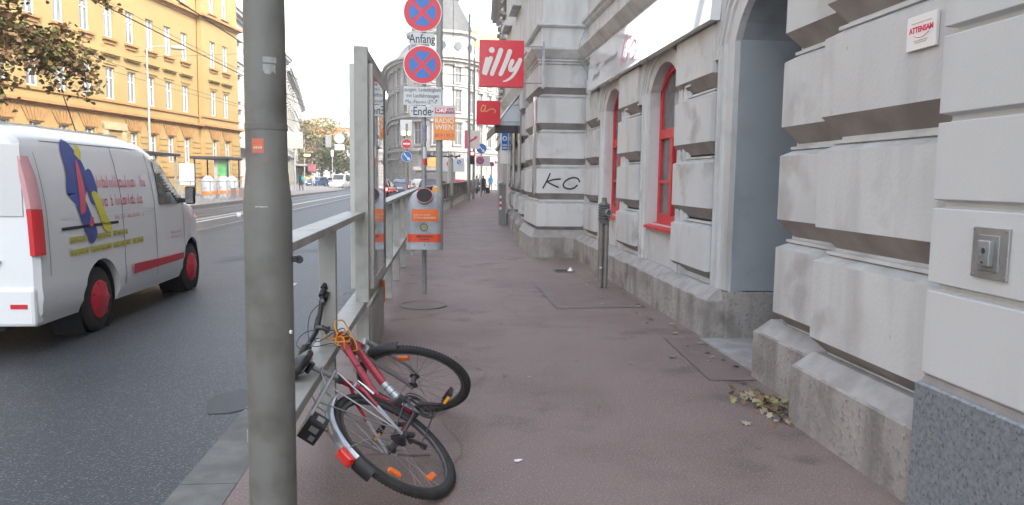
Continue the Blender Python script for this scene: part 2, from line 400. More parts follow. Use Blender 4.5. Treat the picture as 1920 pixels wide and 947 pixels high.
# architrave mouldings swept round the openings
def sweep(mb,o,prof,x,zb=None,n=14):
    y0,y1,z0,zs,ri=o; zb=z0 if zb is None else zb
    c=(y0+y1)/2; path=[((y0,zb),(-1,0)),((y0,zs),(-1,.0))]
    ys=[y0+(y1-y0)*k/n for k in range(n+1)]
    h=(y1-y0)/2; R=(h*h+ri*ri)/(2*ri); zc=zs+ri-R
    for y in ys[1:-1]:
        z=archz(o,y); d=Vector((y-c,z-zc)).normalized(); path.append(((y,z),(d.x,d.y)))
    path+=[((y1,zs),(1,0)),((y1,zb),(1,0))]
    rings=[[(x-h_,p[0]+nn[0]*w,p[1]+nn[1]*w) for w,h_ in prof] for p,nn in path]
    mb.loft(rings,cap=False,closed=False)
prof=[(.0,.0),(.0,.03),(.16,.03),(.17,.055),(.22,.055),(.23,.02),(.27,.02),(.28,.06),(.33,.06),(.34,.035),(.39,.035),(.41,0)]
mb=MB(); sweep(mb,DOOR,prof,WX,.47); mb.build('door_architrave',M_wall,nb)
for w in WINS:
    y0,y1,z0,zs,ri=w
    fr=MB()
    X=WX+.10
    # red frame: outer frame, transom, mullion
    t=.075
    fr.box(X,X+.07,y0,y0+t,z0,zs+.03); fr.box(X,X+.07,y1-t,y1,z0,zs+.03)
    fr.box(X-.01,X+.08,y0+t,y1-t,z0,z0+.12)
    fr.box(X-.02,X+.08,y0+t,y1-t,2.02,2.14)
    fr.box(X-.02,X+.075,(y0+y1)/2-.055,(y0+y1)/2+.055,z0+.12,2.02)
    fr.box(X-.005,X+.07,y0+t,y1-t,1.46,1.50)
    for k in range(10):
        a=y0+(y1-y0)*k/10; b=y0+(y1-y0)*(k+1)/10
        za,zb=archz(w,a),archz(w,b)
        fr.prism([(X,a,za+.02),(X,b,zb+.02),(X,b,zb-.08),(X,a,za-.08)],(.07,0,0))
    wo_=fr.build('window',M_redframe,nb,bev=.006)
    g=MB(); g.box(X+.03,X+.04,y0+.02,y1-.02,z0+.05,archz(w,(y0+y1)/2)-.02); g.build('pane',mat('curtained_glass',(.16,.16,.155),(.11,.11,.11),scale=6,rough=.08),wo_)
    MB().prism([(WX-.07,y0-.02,z0-.03),(WX+.1,y0-.02,z0+.015),(WX+.1,y0-.02,z0-.05),(WX-.07,y0-.02,z0-.06)],(0,y1-y0+.04,0)).build('sill',M_redframe,wo_)
    mb=MB(); sweep(mb,w,[(.0,.0),(.0,.03),(.13,.03),(.14,.055),(.19,.055),(.20,.02),(.25,.02),(.26,.055),(.31,.055),(.32,.03),(.38,.03),(.40,0)],WX,.47); mb.build('window_architrave',M_wall,nb)
# blocks between the openings
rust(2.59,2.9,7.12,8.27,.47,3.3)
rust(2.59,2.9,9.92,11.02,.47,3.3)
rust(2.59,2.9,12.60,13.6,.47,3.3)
# curved voussoir bands above the openings
for w in [DOOR]+WINS:
    mb=MB(); sweep(mb,w,[(.31,0),(.33,.07),(.50,.07),(.54,0)],WX,w[3]-.12,14); mb.build('arch_band',M_wall,nb)
# string courses
def course(x0,x1,y0,y1,z,prof,name,m=None):
    mb=MB(); mb.stack(x0,x1,y0,y1,[(z+a,-b) for a,b in prof]); return mb.build(name,m or [M_wall],nb)
LOW=[(0,.0),(.02,.03),(.05,.03),(.07,.06),(.10,.06),(.12,.09),(.26,.20),(.30,.20),(.31,.02)]
course(2.66,3.3,3.04,14.05,3.62,LOW,'string_course')
course(2.66,3.3,3.04,14.05,4.33,[(0,0),(.03,.05),(.06,.05),(.09,.1),(.16,.1),(.17,0)],'upper_string_course')
course(1.78,3.3,14.0,16.2,3.62,[(a,b*.9) for a,b in LOW],'pier_string_course')
course(1.76,3.3,14.0,16.2,4.31,[(0,0),(.03,.04),(.05,.04),(.06,0)],'pier_upper_course')
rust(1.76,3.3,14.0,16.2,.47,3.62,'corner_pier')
mb=MB(); mb.stack(1.80,3.3,14.03,16.17,[(3.6,0),(4.35,0),(4.36,.05),(7.2,.05),(7.21,-.1),(7.4,-.1)]); mb.build('pier_shaft',M_wall,nb)
# facade above and behind, up to the roof
mb=MB(); mb.box(2.92,16,3.1,3.3,3.3,17); mb.box(WX+.02,16,3.35,24.6,7.2,17.2)
for k in range(9):
    y=4.6+2.45*k
    mb.box(WX-.25,WX+.05,y-.15,y+1.35,9.9,10.05); mb.box(WX-.12,WX+.05,y,y+1.2,7.7,7.8)
    mb.box(WX-.25,WX+.05,y-.15,y+1.35,13.6,13.75)
mb.stack(WX-.6,16,3.2,24.8,[(16.6,.4),(16.8,.3),(16.9,.1),(17.2,0),(17.3,.0)])
mb.build('upper_facade',M_wall,nb)
for k in range(9):
    for z in (7.8,11.2):
        y=4.6+2.45*k; f_=MB(); f_.box(WX-.01,WX+.03,y+.1,y+1.1,z,z+1.9); wf=f_.build('upper_window',M_white,nb)
        MB().box(WX-.015,WX-.005,y+.18,y+1.02,z+.08,z+1.82).build('pane',M_glass,wf)
# shopfront piers further along, same courses
SHX=2.9
M_mirror=mat('shop_mirror_strip',(.55,.56,.57),rough=.15,metal=.8)
for i,(x,y,yl) in enumerate(((1.90,18.2,.75),(2.02,20.9,.75),(2.15,23.6,.9))):
    plinth(x-.09,x+.7,y-.05,y+yl+.05,.37,.50,.07)
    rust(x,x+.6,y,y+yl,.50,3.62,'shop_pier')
    MB().box(x-.04,x-.005,y+.1,y+yl-.1,1.25,3.1).build('mirror_strip',M_mirror,nb)
mb=MB(); mb.box(1.71,1.755,14.22,14.36,1.20,3.05); mb.build('mirror_strip',M_mirror,nb)
mb=MB(); mb.box(2.75,2.8,16.2,24.5,0,3.6); mb.build('shop_recess_wall',M_dark,nb)
mb=MB()
for a,b in ((16.3,18.1),(19.05,20.8),(21.75,23.5)):
    mb.box(2.62,2.70,a,b,.5,3.3)
mb.build('shop_window_glass',M_glass,nb)
mb=MB(); mb.box(2.60,2.74,16.2,24.5,.0,.5); mb.build('shop_stall_riser',M_plinth,nb)
mb=MB(); mb.box(2.0,3.0,16.2,24.5,3.62,7.2); mb.stack(1.86,3.0,16.2,24.6,[(3.62,.1),(3.7,.06),(3.9,-.06),(3.95,-.06),(3.96,.1)]); mb.build('shop_upper_wall',M_wall,nb)
for y in (17.3,19.9,22.5):
    bx('window_hood',M_wall,nb,1.78,2.02,y-.1,y+1.3,6.0,6.16); bx('window_sill',M_wall,nb,1.88,2.02,y,y+1.2,4.4,4.5)
# lightning conductor on the inner corner
mb=MB(); mb.tube([(2.70,13.93,.0),(2.66,13.93,3.5),(2.50,13.9,3.7),(2.50,13.9,4.0),(2.7,13.93,4.5),(2.7,13.93,7)],.008,6)
for z in (.6,1.2,1.9,2.6,3.3): mb.box(2.64,2.72,13.91,13.96,z,z+.03)
mb.build('lightning_rod_wire',M_galv,nb)
# graffiti KC
M_spray=mat('black_spray_paint',(.03,.03,.032),rough=.7)
mb=MB(); O=(0,13.997,0);X=(1,0,0);Y=(0,0,1);Nn=(0,-1,0)
ribbon(mb,[(2.005,1.60),(1.95,1.47),(1.875,1.33)],[.028,.03],O,X,Y,Nn)
ribbon(mb,[(2.20,1.50),(2.08,1.49),(1.945,1.445)],[.03,.028],O,X,Y,Nn,.001)
ribbon(mb,[(1.96,1.44),(2.06,1.39),(2.165,1.345)],[.028,.03],O,X,Y,Nn,.002)
ribbon(mb,[(2.575,1.455),(2.535,1.515),(2.44,1.53),(2.33,1.485),(2.265,1.41),(2.285,1.345),(2.38,1.315),(2.47,1.335),(2.53,1.385)],[.03,.032],O,X,Y,Nn)
mb.build('graffiti',M_spray,nb)

# ================= SMOOTH NEIGHBOUR (right edge)
rb=empty('smooth_building',(2.12,0,0),'smooth light grey house with thin grooves above blue granite base at the right edge','building')
pr=[(.66,.012),(.672,0)]
for z in (1.04,1.40,1.765,2.13,2.50,2.87,3.24): pr+=[(z-.005,0),(z,.035),(z+.025,.035),(z+.035,0)]
pr+=[(3.9,0)]
mb=MB(); mb.stack(2.12,3.4,-4,3.05,pr); mb.build('grooved_wall',M_wall2,rb,bev=.003)
mb=MB(); mb.stack(2.10,3.4,-4,3.06,[(-.02,0),(.62,0),(.63,.01)]); mb.build('granite_base',M_granite,rb)
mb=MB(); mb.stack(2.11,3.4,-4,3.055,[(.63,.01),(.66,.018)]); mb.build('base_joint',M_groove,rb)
mb=MB(); mb.box(2.14,16,-4,3.04,3.9,17); mb.box(2.3,16,-45,-4.01,-.1,17); mb.build('upper_wall',M_wall2,rb)  # unseen stretch behind the camera, extended to keep sun off the sidewalk
# key switch
ks=empty('key_switch',(2.12,2.68,1.23),'square steel key switch plate screwed to smooth grey wall','switch')
MB().box(2.108,2.119,2.585,2.775,1.135,1.335).build('back_plate',mat('brushed_steel',(.42,.43,.43),(.34,.35,.35),scale=10,rough=.4,metal=.7),ks,bev=.002)
MB().box(2.102,2.109,2.625,2.735,1.165,1.305).build('inner_plate',M_galv,ks,bev=.002)
k=MB().box(2.080,2.103,2.648,2.712,1.185,1.285).build('housing',M_galv,ks,bev=.004)
MB().disc((2.081,2.68,1.245),(-1,0,0),.012,.006,12).disc((2.081,2.68,1.2),(-1,0,0),.004,.004,8).build('keyhole',M_letter,ks)
MB().box(2.066,2.08,2.677,2.683,1.228,1.262).build('key_lever',M_silver,ks)
mb=MB()
for y in (2.595,2.765):
    for z in (1.147,1.323): mb.disc((2.108,y,z),(-1,0,0),.004,.003,8)
mb.build('screws',M_silver,ks)
kn=MB(); kn.lathe((2.12,2.375,.86),(-1,0,0),[(0,.014),(.01,.016),(.022,.012),(.026,.0)],14); tag(kn.build('bell_push',M_letter,None,True,org=(2.12,2.375,.86)),'small black button on the smooth grey wall at right edge','button') if False else None
# ATTENSAM plate
pn=empty('wall_plaque',(2.25,3.4,2.2),'white square plaque with red lettering on the rusticated pilaster','sign')
PX=2.245
MB().box(PX-.004,PX+.012,3.285,3.505,2.135,2.295).build('plate',mat('plaque_white',(.80,.79,.78),rough=.3),pn,bev=.002)
Xd=(0,-1,0);Yd=(0,0,1)
text('red_lettering','ATTENSAM',.037,mat('plaque_red',(.72,.02,.10),rough=.4),pn,(PX-.004,3.395,2.228),Xd,Yd,.001,.95,.0012)
mb=MB(); ribbon(mb,[(-.055,.0),(-.02,-.012),(.02,-.012),(.06,.004)],[.002,.004],(PX-.004,3.395,2.203),Xd,Yd,(-1,0,0)); mb.build('red_swash',MATS['plaque_red'],pn)
mb=MB()
for z,a in ((2.258,.075),(2.175,.05),(2.166,.042)): mb.box(PX-.0055,PX-.0045,3.395-a,3.395+a,z,z+.004)
mb.build('small_print_lines',mat('plaque_grey',(.42,.42,.43),rough=.5),pn)
# fascia sign
fs=empty('shop_fascia',(2.5,10,3.0),'long glossy white shop fascia with thin red logo above the red windows','sign')
FX0,FX1=2.515,2.50
MB().prism([(2.50,7.0,3.02),(2.56,7.0,3.66),(2.64,7.0,3.66),(2.60,7.0,3.02)],(0,6.15,0)).build('panel',mat('glossy_white_panel',(.74,.75,.76),rough=.03,coat=1.,ior=1.8),fs)
ud=Vector((.06,0,.64)).normalized()
Of=Vector((2.5265,10.2,3.30))
mb=MB(); Nf=(-1,0,.094)
ribbon(mb,[(-.42,-.16),(-.36,.12),(-.22,.22),(-.24,.0),(-.30,-.16)],[.05,.035],Of,(0,-1,0),ud,Nf,.0)
ribbon(mb,[(.05,.0),(.25,.06),(.38,-.04),(.34,-.15),(.22,-.18)],[.03,.045],Of,(0,-1,0),ud,Nf,.0)
ribbon(mb,[(-.12,-.15),(-.05,.0),(.02,.16)],[.05,.03],Of,(0,-1,0),ud,Nf,.0)
mb.build('red_logo',M_red,fs)
M_gl=mat('grey_lettering',(.16,.165,.18),rough=.4)
mb=MB()
for cy_,z_,n_,hh in ((12.35,3.16,4,.10),(12.35,3.36,2,.06),(11.35,3.28,7,.09)):
    for k in range(n_):
        xx=2.50+.06*(z_-3.02)/.64
        ribbon(mb,[(.13*(k-n_/2),0),(.13*(k-n_/2)+.03,hh),(.13*(k-n_/2)+.06,hh*.3),(.13*(k-n_/2)+.09,hh*.8)],.022,(xx,cy_,z_),(0,-1,0),ud,Nf,.001)
mb.build('grey_print',M_gl,fs)
# ================= FOREGROUND MAST
M_mast=mat('mast_paint',(.172,.175,.160),(.150,.153,.140),scale=7,rough=.6,bump=.25,bscale=25,dirt=(.085,.08,.068),dsc=5)
ms=empty('street_mast',(-.575,2.5,0),'thick grey green steel mast in the foreground with orange sticker and scraped paint','mast')
cxm=-.575; cym=2.5
mb=MB(); mb.lathe((cxm,cym,0),(0,0,1),[(-.02,.078),(1.36,.0765),(1.41,.0775),(1.43,.074),(1.50,.068),(1.515,.066),(2.2,.0635),(4.5,.055),(8,.045)],40)
mb.build('shaft',M_mast,ms,True)
mb=MB(); mb.lathe((cxm,cym,0),(0,0,1),[(1.645,.0660),(1.646,.0672),(1.665,.0672),(1.666,.0658)],40,cap=False); mb.build('weld_band',mat('mast_dark_band',(.15,.15,.135),rough=.7),ms,True)
def wrap(z0,z1,a0,a1,r0,r1,mb,n=10,jag=0):
    # patch on the cylinder, angle measured from -Y towards +X
    for i in range(n):
        A=a0+(a1-a0)*i/n; B=a0+(a1-a0)*(i+1)/n
        ja=random.uniform(0,jag) if jag else 0
        q=[]
        for a,z,r in ((A,z0+ja,r0),(B,z0+ja*.6,r0),(B,z1,r1),(A,z1,r1)):
            q.append((cxm+r*math.sin(a),cym-r*math.cos(a),z))
        mb.poly(q)
mb=MB(); wrap(1.570,1.616,-.50,.10,.0668,.0667,mb); stk=mb.build('sticker',mat('faded_orange_sticker',(.60,.17,.09),(.52,.15,.09),scale=60,rough=.5),ms)
mb=MB()
for z,a,b in ((1.594,-.42,.02),(1.597,-.42,.02),(1.608,-.30,-.05)): wrap(z-.001,z+.001,a,b,.0674,.0674,mb)
mb.build('print_lines',M_orange,stk)
mb=MB(); 
for a in (-.40,-.29,-.18,-.07): wrap(1.584,1.591,a,a+.08,.0674,.0674,mb,3)
mb.build('print_dots',mat('pale_print',(.62,.5,.5),rough=.5),stk)
mb=MB(); wrap(1.853,1.871,.12,.78,.0655,.0655,mb); wrap(1.815,1.848,.12,.72,.0658,.0656,mb,10,.015); mb.build('paper_remnant',mat('torn_paper',(.40,.41,.40),(.30,.31,.30),scale=40,rough=.9),ms)
mb=MB(); wrap(1.3965,1.402,-.30,.22,.0783,.0783,mb,14,.003); mb.build('tape_remnant',mat('old_white_tape',(.52,.51,.48),(.36,.35,.32),scale=60,rough=.8),ms)
mb=MB(); 
for z,a,b in ((1.538,.06,.3),(1.512,.05,.12),(1.497,.1,.3),(1.525,-.35,-.1)): wrap(z,z+.004,a,b,.0675,.0675,mb,4,.003)
mb.build('red_scribble',mat('faded_red_marker',(.30,.12,.11),rough=.8),ms)
mb=MB(); wrap(1.405,1.45,.85,1.45,.0790,.0775,mb,6); mb.build('cover_flap',M_mast,ms)
mb=MB(); mb.tube([(cxm+.072,cym+.0,1.225),(cxm+.105,cym,1.225)],.010,6); mb.torus((cxm+.10,cym-.012,1.225),(0,1,0),.010,.004,16,6); mb.build('bracket_bolt',M_letter,ms,True)
mb=MB(); mb.disc((cxm+.071,cym-.03,.985),(1,-.2,0),.007,.006,10); mb.build('white_plug',M_white,ms)
mb=MB(); mb.disc((cxm-.078,cym-.03,1.37),(-1,-.2,0),.008,.012,10); mb.build('side_plug',M_white,ms)

# ================= RAILING
M_fence2=mat('railing_panel_brown',(.075,.052,.045),(.11,.08,.068),scale=5,rough=.6)
XR0,XR1=-.765,-.62
rl=empty('guard_railing',(-.69,2.75,0),'grey steel guard railing between the thick mast and the litter bin','railing')
def beam(name,pts,z0,z1,parent,w0=XR0,w1=XR1,m=M_metal):
    mb=MB()
    mb.loft([[(x+w0,y,z0),(x+w1,y,z0),(x+w1,y,z1),(x+w0,y,z1)] for x,y in pts])
    return mb.build(name,m,parent,bev=.004)
beam('top_rail',[(0,2.93),(0,5.93)],1.185,1.225,rl)
beam('top_rail',[(0,7.30),(0,18.3)],1.185,1.225,rl)
beam('lower_beam',[(0,2.90),(0,18.3)],.455,.505,rl)
for i in range(10):
    y=2.78+1.61*i if i else 2.96
    if i==2: continue
    bx('post',M_metal,rl,-.722,-.625,y-.03,y+.03,.506,1.184,bev=.003)
    b=bx('post',M_metal,rl,-.73,-.635,y-.03,y+.03,-.02,.454,bev=.003)
mb=MB(); mb.disc((-.622,5.9,.52),(1,0,0),.012,.01,10); 
# bent railing beyond
def bend(y):  # sidewalk side line of the railing
    if y<18.3: return -.62
    P=[(18.3,-.62),(31.9,-.06),(39.1,.51),(59.4,2.0),(75,3.3)]
    for (a,b),(c,d) in zip(P,P[1:]):
        if y<=c: return b+(d-b)*(y-a)/(c-a)
r2=empty('guard_railing',(-.6,18.5,0),'brown panelled steel railing bending away behind the litter bin towards the crossing','railing')
ys=[18.4+1.62*i for i in range(24)]
beam('top_rail',[(bend(y)+.62,y) for y in ys],1.185,1.225,r2,m=mat('railing_brown_metal',(.15,.12,.10),(.2,.165,.14),scale=5,rough=.5))
beam('lower_beam',[(bend(y)+.62,y) for y in ys],.455,.505,r2)
for i,y in enumerate(ys):
    x=bend(y)
    bx('post',M_metal,r2,x-.10,x,y-.03,y+.03,-.02,1.184)
    if i<23:
        x2=bend(ys[i+1]); mb=MB(); mb.prism([(x-.09,y+.05,.53),(x2-.09,ys[i+1]-.05,.53),(x2-.09,ys[i+1]-.05,1.16),(x-.09,y+.05,1.16)],(.02,0,0)); mb.build('panel',M_fence2,r2)
# ================= POSTER CASES
M_case=mat('poster_case_aluminium',(.46,.47,.45),(.42,.43,.41),scale=5,rough=.4,metal=.2)
M_posterglass=mat('poster_glass',(.32,.34,.34),rough=.015,ior=2.1)
def poster_case(y,x,label,zt=2.5,L=1.27):
    t=empty('poster_case',(x,y,0),label,'poster case')
    bx('tall_post',M_metal,t,x-.14,x-.035,y-.03,y+.03,.50,zt,bev=.004)
    bx('foot_post',M_metal,t,x-.14,x-.035,y-.03,y+.03,-.02,.455,bev=.003)
    bx('head_beam',M_metal,t,x-.10,x-.045,y+.03,y+L+.06,zt-.07,zt-.005)
    bx('end_post',M_metal,t,x-.14,x-.035,y+L+.05,y+L+.11,-.02,zt,bev=.004)
    # kerb-side case and sidewalk-side case
    for s,(a,b) in (('road',(x-.185,x-.105)),('walk',(x-.045,x+.0))):
        mb=MB(); mb.box(a,b,y+.04,y+.115,.60,zt-.12); mb.box(a,b,y+L-.07,y+L+.04,.60,zt-.12); mb.box(a,b,y+.115,y+L-.07,zt-.20,zt-.12); mb.box(a,b,y+.115,y+L-.07,.60,.68)
        f=mb.build('case_frame',M_case,t,bev=.006)
        bx('case_back',M_case,t,a+.01,b-.02 if s=='walk' else b-.01,y+.11,y+L-.06,.66,zt-.18)
        if s=='walk': 
            bx('glass',M_posterglass,t,b-.012,b-.006,y+.112,y+L-.065,.67,zt-.19)
            mb=MB(); mb.box(b-.001,b+.002,y+.105,y+.112,.672,zt-.2); mb.box(b-.001,b+.002,y+L-.075,y+L-.068,.672,zt-.2); mb.build('seal',M_letter,t)
    mb=MB(); mb.box(x-.05,x-.02,y+.05,y+L,.0,.44); mb.build('foot_panel',M_metal,t)
    return t
pc=poster_case(5.95,-.555,'grey steel poster case with reflecting glass beside the fallen bicycle')
bx('orange_edge',M_orange,pc,-.60,-.565,7.23,7.25,.28,.50)
for i,yy in enumerate((36.5,)):
    c=copy_tree(pc); c.location=(bend(yy)+.07,yy,.0); c.rotation_euler.z=-.08
    c['label']='tall narrow poster case far along the railing right of the litter bin'
    pc['group']=c['group']='poster cases set in the railing'

# ================= SIGN POST WITH NO-STOPPING SIGNS
sp=empty('sign_post',(-.265,9.6,0),'thin steel post with two round no-stopping signs and plates Anfang and Ende behind the bin','sign')
M_post=mat('stickered_post',(.33,.34,.34),(.26,.27,.27),scale=14,rough=.5,metal=.3)
M_signgrey=mat('sign_plate_pale',(.60,.63,.645),rough=.45)
MB().tube([(-.245,9.6,-.02),(-.262,9.6,3.85)],.030,16).build('post',M_post,sp,True)
SX=-.27;SY=9.555
def nostop(z,x=SX):
    mb=MB(); mb.disc((x,SY,z),(0,-1,0),.240,.012,40); rim=mb.build('sign_disc',M_white,sp,False,bev=.002)
    mb=MB(); mb.disc((x,SY-.0125,z),(0,-1,0),.229,.002,40); mb.build('red_ring',M_red,rim)
    mb=MB()
    r=.165;w=.05
    for q in range(4):
        th=q*PI/2; dl=math.asin(w/2/r); n=9
        pts=[(x+w/2*1.414*math.cos(th),SY-.0165,z+w/2*1.414*math.sin(th))]
        for k in range(n+1):
            a=th-PI/4+dl+(PI/2-2*dl)*k/n; pts.append((x+r*math.cos(a),SY-.0165,z+r*math.sin(a)))
        mb.prism(pts,(0,.0015,0))
    mb.build('blue_field',M_blue,rim)
nostop(2.905); nostop(3.545)
def plate(z0,z1,x0,x1,txts,name='plate'):
    p=bx(name,M_signgrey,sp,x0,x1,SY-.01,SY,z0,z1,bev=.003)
    for s,z,sz,xs,dx in txts:
        text('lettering',s,sz,M_letter,p,((x0+x1)/2+dx,SY-.0105,z),(1,0,0),(0,0,1),.001,xs,.001 if sz>.1 else 0)
plate(3.155,3.29,-.425,-.125,[('Anfang',3.218,.155,.76,0)],'plate')
plate(2.405,2.632,-.505,-.03,[('ausgen. Ladetätigkeit',2.595,.068,.80,0),('mit Lastfahrzeugen',2.52,.068,.80,0),('Mo.-Fr.',2.445,.07,.8,-.135),('(werkt.) v.',2.443,.045,.8,.0),('5  -7',2.445,.07,.8,.125),('00',2.462,.035,.8,.118),('h',2.462,.04,.8,.178)],'plate')
plate(2.255,2.395,-.42,-.125,[('Ende',2.325,.15,.80,0),('·',2.325,.13,1,-.13),('·',2.325,.13,1,.13)],'plate')
mb=MB(); mb.lathe((-.247,9.6,1.66),(0,0,1),[(0,.0315),(.001,.033),(.075,.033),(.076,.0315)],16,cap=False); mb.build('red_sticker',M_red,sp)
mb=MB(); mb.lathe((-.247,9.6,1.74),(0,0,1),[(0,.0315),(.001,.033),(.14,.033),(.141,.0315)],16,cap=False); mb.build('pale_sticker',M_signgrey,sp)
mb=MB(); mb.lathe((-.25,9.6,1.96),(0,0,1),[(0,.0315),(.001,.033),(.2,.033),(.201,.0315)],16,cap=False); mb.build('blue_sticker',mat('faded_blue_sticker',(.16,.18,.33),(.3,.3,.35),scale=30,rough=.6),sp)
mb=MB()
for z in (1.50,2.43,3.2): mb.lathe((-.25,9.6,z),(0,0,1),[(0,.037),(.03,.037)],16)
mb.build('clamp',M_galv,sp,True)

# ================= LITTER BIN
bn=empty('litter_bin',(-.237,9.45,.59),'grey domed litter bin with orange stickers hanging on the sign post','litter bin')
M_bin=mat('bin_grey_plastic',(.36,.39,.42),(.32,.35,.375),scale=6,rough=.38,dirt=(.24,.25,.26),dsc=6)
bxc,byc=-.237,9.40
def binring(z,s=1.,k=1.):
    # rounded-square plan
    out=[]
    for i in range(36):
        a=2*PI*i/36; c,s_=math.cos(a),math.sin(a)
        e=.55 if s>.92 else .55+.45*min(1,(.92-s)/.3)
        out.append((bxc+.224*s*k*math.copysign(abs(c)**e,c),byc+.16*s*math.copysign(abs(s_)**e,s_),z))
    return out
mb=MB(); mb.loft([binring(.600,1.02),binring(.612,1.03),binring(.625,1.0),binring(.80,.985),binring(1.02,.97),binring(1.10,.955),binring(1.18,.90),binring(1.25,.79),binring(1.30,.64),binring(1.335,.42),binring(1.348,.15)])
body=mb.build('body',M_bin,bn,True)
mb=MB(); mb.lathe((bxc,byc-.115,1.262),Vector((0,-.80,.6)),[(-.06,.095),(.012,.108),(.018,.112),(.028,.112),(.032,.108),(.03,.100),(-.02,.095)],28); 
mb=MB(); 
ax=Vector((0,-.84,.55)).normalized(); u=Vector((1,0,0)); w=ax.cross(u)
cc=Vector((bxc,byc-.112,1.262))
def ell_ring(h,ra,rb): return [cc+ax*h+u*ra*.86*math.cos(2*PI*k/28)+w*rb*.86*math.sin(2*PI*k/28) for k in range(28)]
mb.loft([ell_ring(-.08,.098,.105),ell_ring(.012,.118,.125),ell_ring(.026,.122,.129),ell_ring(.03,.118,.125),ell_ring(.028,.112,.118),ell_ring(-.02,.10,.105)],cap=False)
mb.build('opening_collar',M_bin,bn,True)
mb=MB(); mb.loft([ell_ring(.0275,.1125,.1185),ell_ring(.032,.114,.120),ell_ring(.030,.108,.114)],cap=False); mb.build('red_opening_trim',M_red,bn,True)
mb=MB(); mb.loft([ell_ring(.0255,.110,.116),ell_ring(.026,.05,.05)]); mb.build('opening',M_dark,bn)
fy=byc-.16*.985
def front_patch(mb,x0,x1,z0,z1,off,n=12):
    for i in range(n):
        q=[]
        for x,z in ((x0+(x1-x0)*i/n,z0),(x0+(x1-x0)*(i+1)/n,z0),(x0+(x1-x0)*(i+1)/n,z1),(x0+(x1-x0)*i/n,z1)):
            s=.985 if z<1.02 else .97-(z-1.02)*.18
            s=1.0-(z-.625)*.086 if z<.8 else .985-(z-.8)*.068 if z<1.02 else .97-(z-1.02)*.19
            cx_=min(abs(x-bxc)/(.224*s),.9999); a=math.acos(cx_**(1/.55)); y=byc-.16*s*math.sin(a)**.55
            q.append((x,y-off,z))
        mb.poly(q)
mb=MB(); front_patch(mb,bxc-.155,bxc+.17,.955,1.105,.003); st1=mb.build('orange_sticker',M_orange,bn,False)
M_cream=mat('cream_print',(.72,.52,.36),rough=.5)
fyt=byc-.16*.985-.004
text('lettering','DARF ICH IHNEN',.028,M_cream,st1,(bxc-.03,fyt-.001,1.035),(1,0,0),(0,0,1),.0015,.95,.0006)
text('lettering','ETWAS ABNEHMEN?',.031,M_cream,st1,(bxc+.006,fyt-.001,1.0),(1,0,0),(0,0,1),.0015,.95,.0012)
mb=MB(); 
n=24
for i in range(-2,n+2):
    pass
front_patch(mb,bxc-.2195,bxc+.2195,.70,.800,.003,30); st2=mb.build('orange_band',mat('vermilion_band',(.74,.085,.035),rough=.4),bn,True)
text('lettering','#MISTTELEFON',.030,M_letter,st2,(bxc+.005,fyt-.004,.768),(1,0,0),(0,0,1),.0015,1,.0004)
text('lettering','01/546 48',.028,M_letter,st2,(bxc,fyt-.004,.732),(1,0,0),(0,0,1),.0015,1,.0004)
mb=MB(); mb.disc((bxc-.005,fyt+.0,.885),(0,-1,0),.052,.003,24); e_=mb.build('round_emblem',mat('emblem_green',(.13,.16,.11),rough=.5),bn)
mb=MB(); mb.disc((bxc-.005,fyt-.0035,.883),(0,-1,0),.037,.001,20); mb.build('emblem_face',mat('emblem_cream',(.40,.38,.27),(.2,.2,.12),scale=60,rough=.5),e_)
MB().disc((bxc,fyt-.0,.665),(0,-1,0),.008,.003,12).build('key_lock',M_letter,bn)
mb=MB(); mb.poly([(bxc-.17,byc-.1,.6),(bxc-.14,byc-.1,.6),(bxc-.145,byc-.11,.53),(bxc-.155,byc-.1,.50),(bxc-.165,byc-.1,.55)]); mb.box(bxc-.19,bxc-.12,byc-.12,byc-.08,.565,.60); mb.build('hinge_bracket',M_galv,bn)

# ================= STANDPIPE
sb=empty('standpipe',(2.20,10.05,0),'waist high steel standpipe with ribbed cast head standing by the limestone plinth','standpipe')
M_cast=mat('cast_grey_metal',(.16,.17,.17),(.12,.125,.125),scale=20,rough=.5,metal=.4)
mb=MB()
for z in (.93,.965,1.0,1.035,1.07,1.105,1.14): mb.lathe((2.2,10.05,z),(0,0,1),[(0,.070),(.008,.084),(.022,.084),(.03,.070)],20)
mb.lathe((2.2,10.05,.90),(0,0,1),[(0,.066),(.27,.066)],20)
mb.build('ribbed_head',M_cast,sb,True)
MB().lathe((2.2,10.05,1.165),(0,0,1),[(0,.06),(.02,.055),(.021,.04),(.035,.036),(.085,.036),(.09,.03)],8).build('cap_nut',M_cast,sb)
mb=MB(); mb.lathe((2.225,10.0,1.05),(.25,-1,0),[(0,.06),(.05,.06),(.062,.055),(.064,.04),(.05,.035)],24); cp=mb.build('coupling_cap',M_cast,sb,True)
MB().torus((2.24,9.935,1.05),(.25,-1,0),.042,.008,24,6).build('cap_ring',M_galv,cp,True)
M_gp=mat('weathered_pipe',(.24,.22,.205),(.19,.175,.16),scale=9,rough=.55,metal=.4)
MB().tube([(2.165,10.05,-.02),(2.165,10.05,.92)],.036,16).build('pipe',M_gp,sb,True)
MB().tube([(2.237,10.05,-.02),(2.237,10.05,.92)],.036,16).build('pipe',M_gp,sb,True)
bx('back_strip',M_galv,sb,2.19,2.212,10.08,10.09,0,.9)
bx('paper_sticker',M_white,sb,2.15,2.18,10.008,10.012,.28,.30)

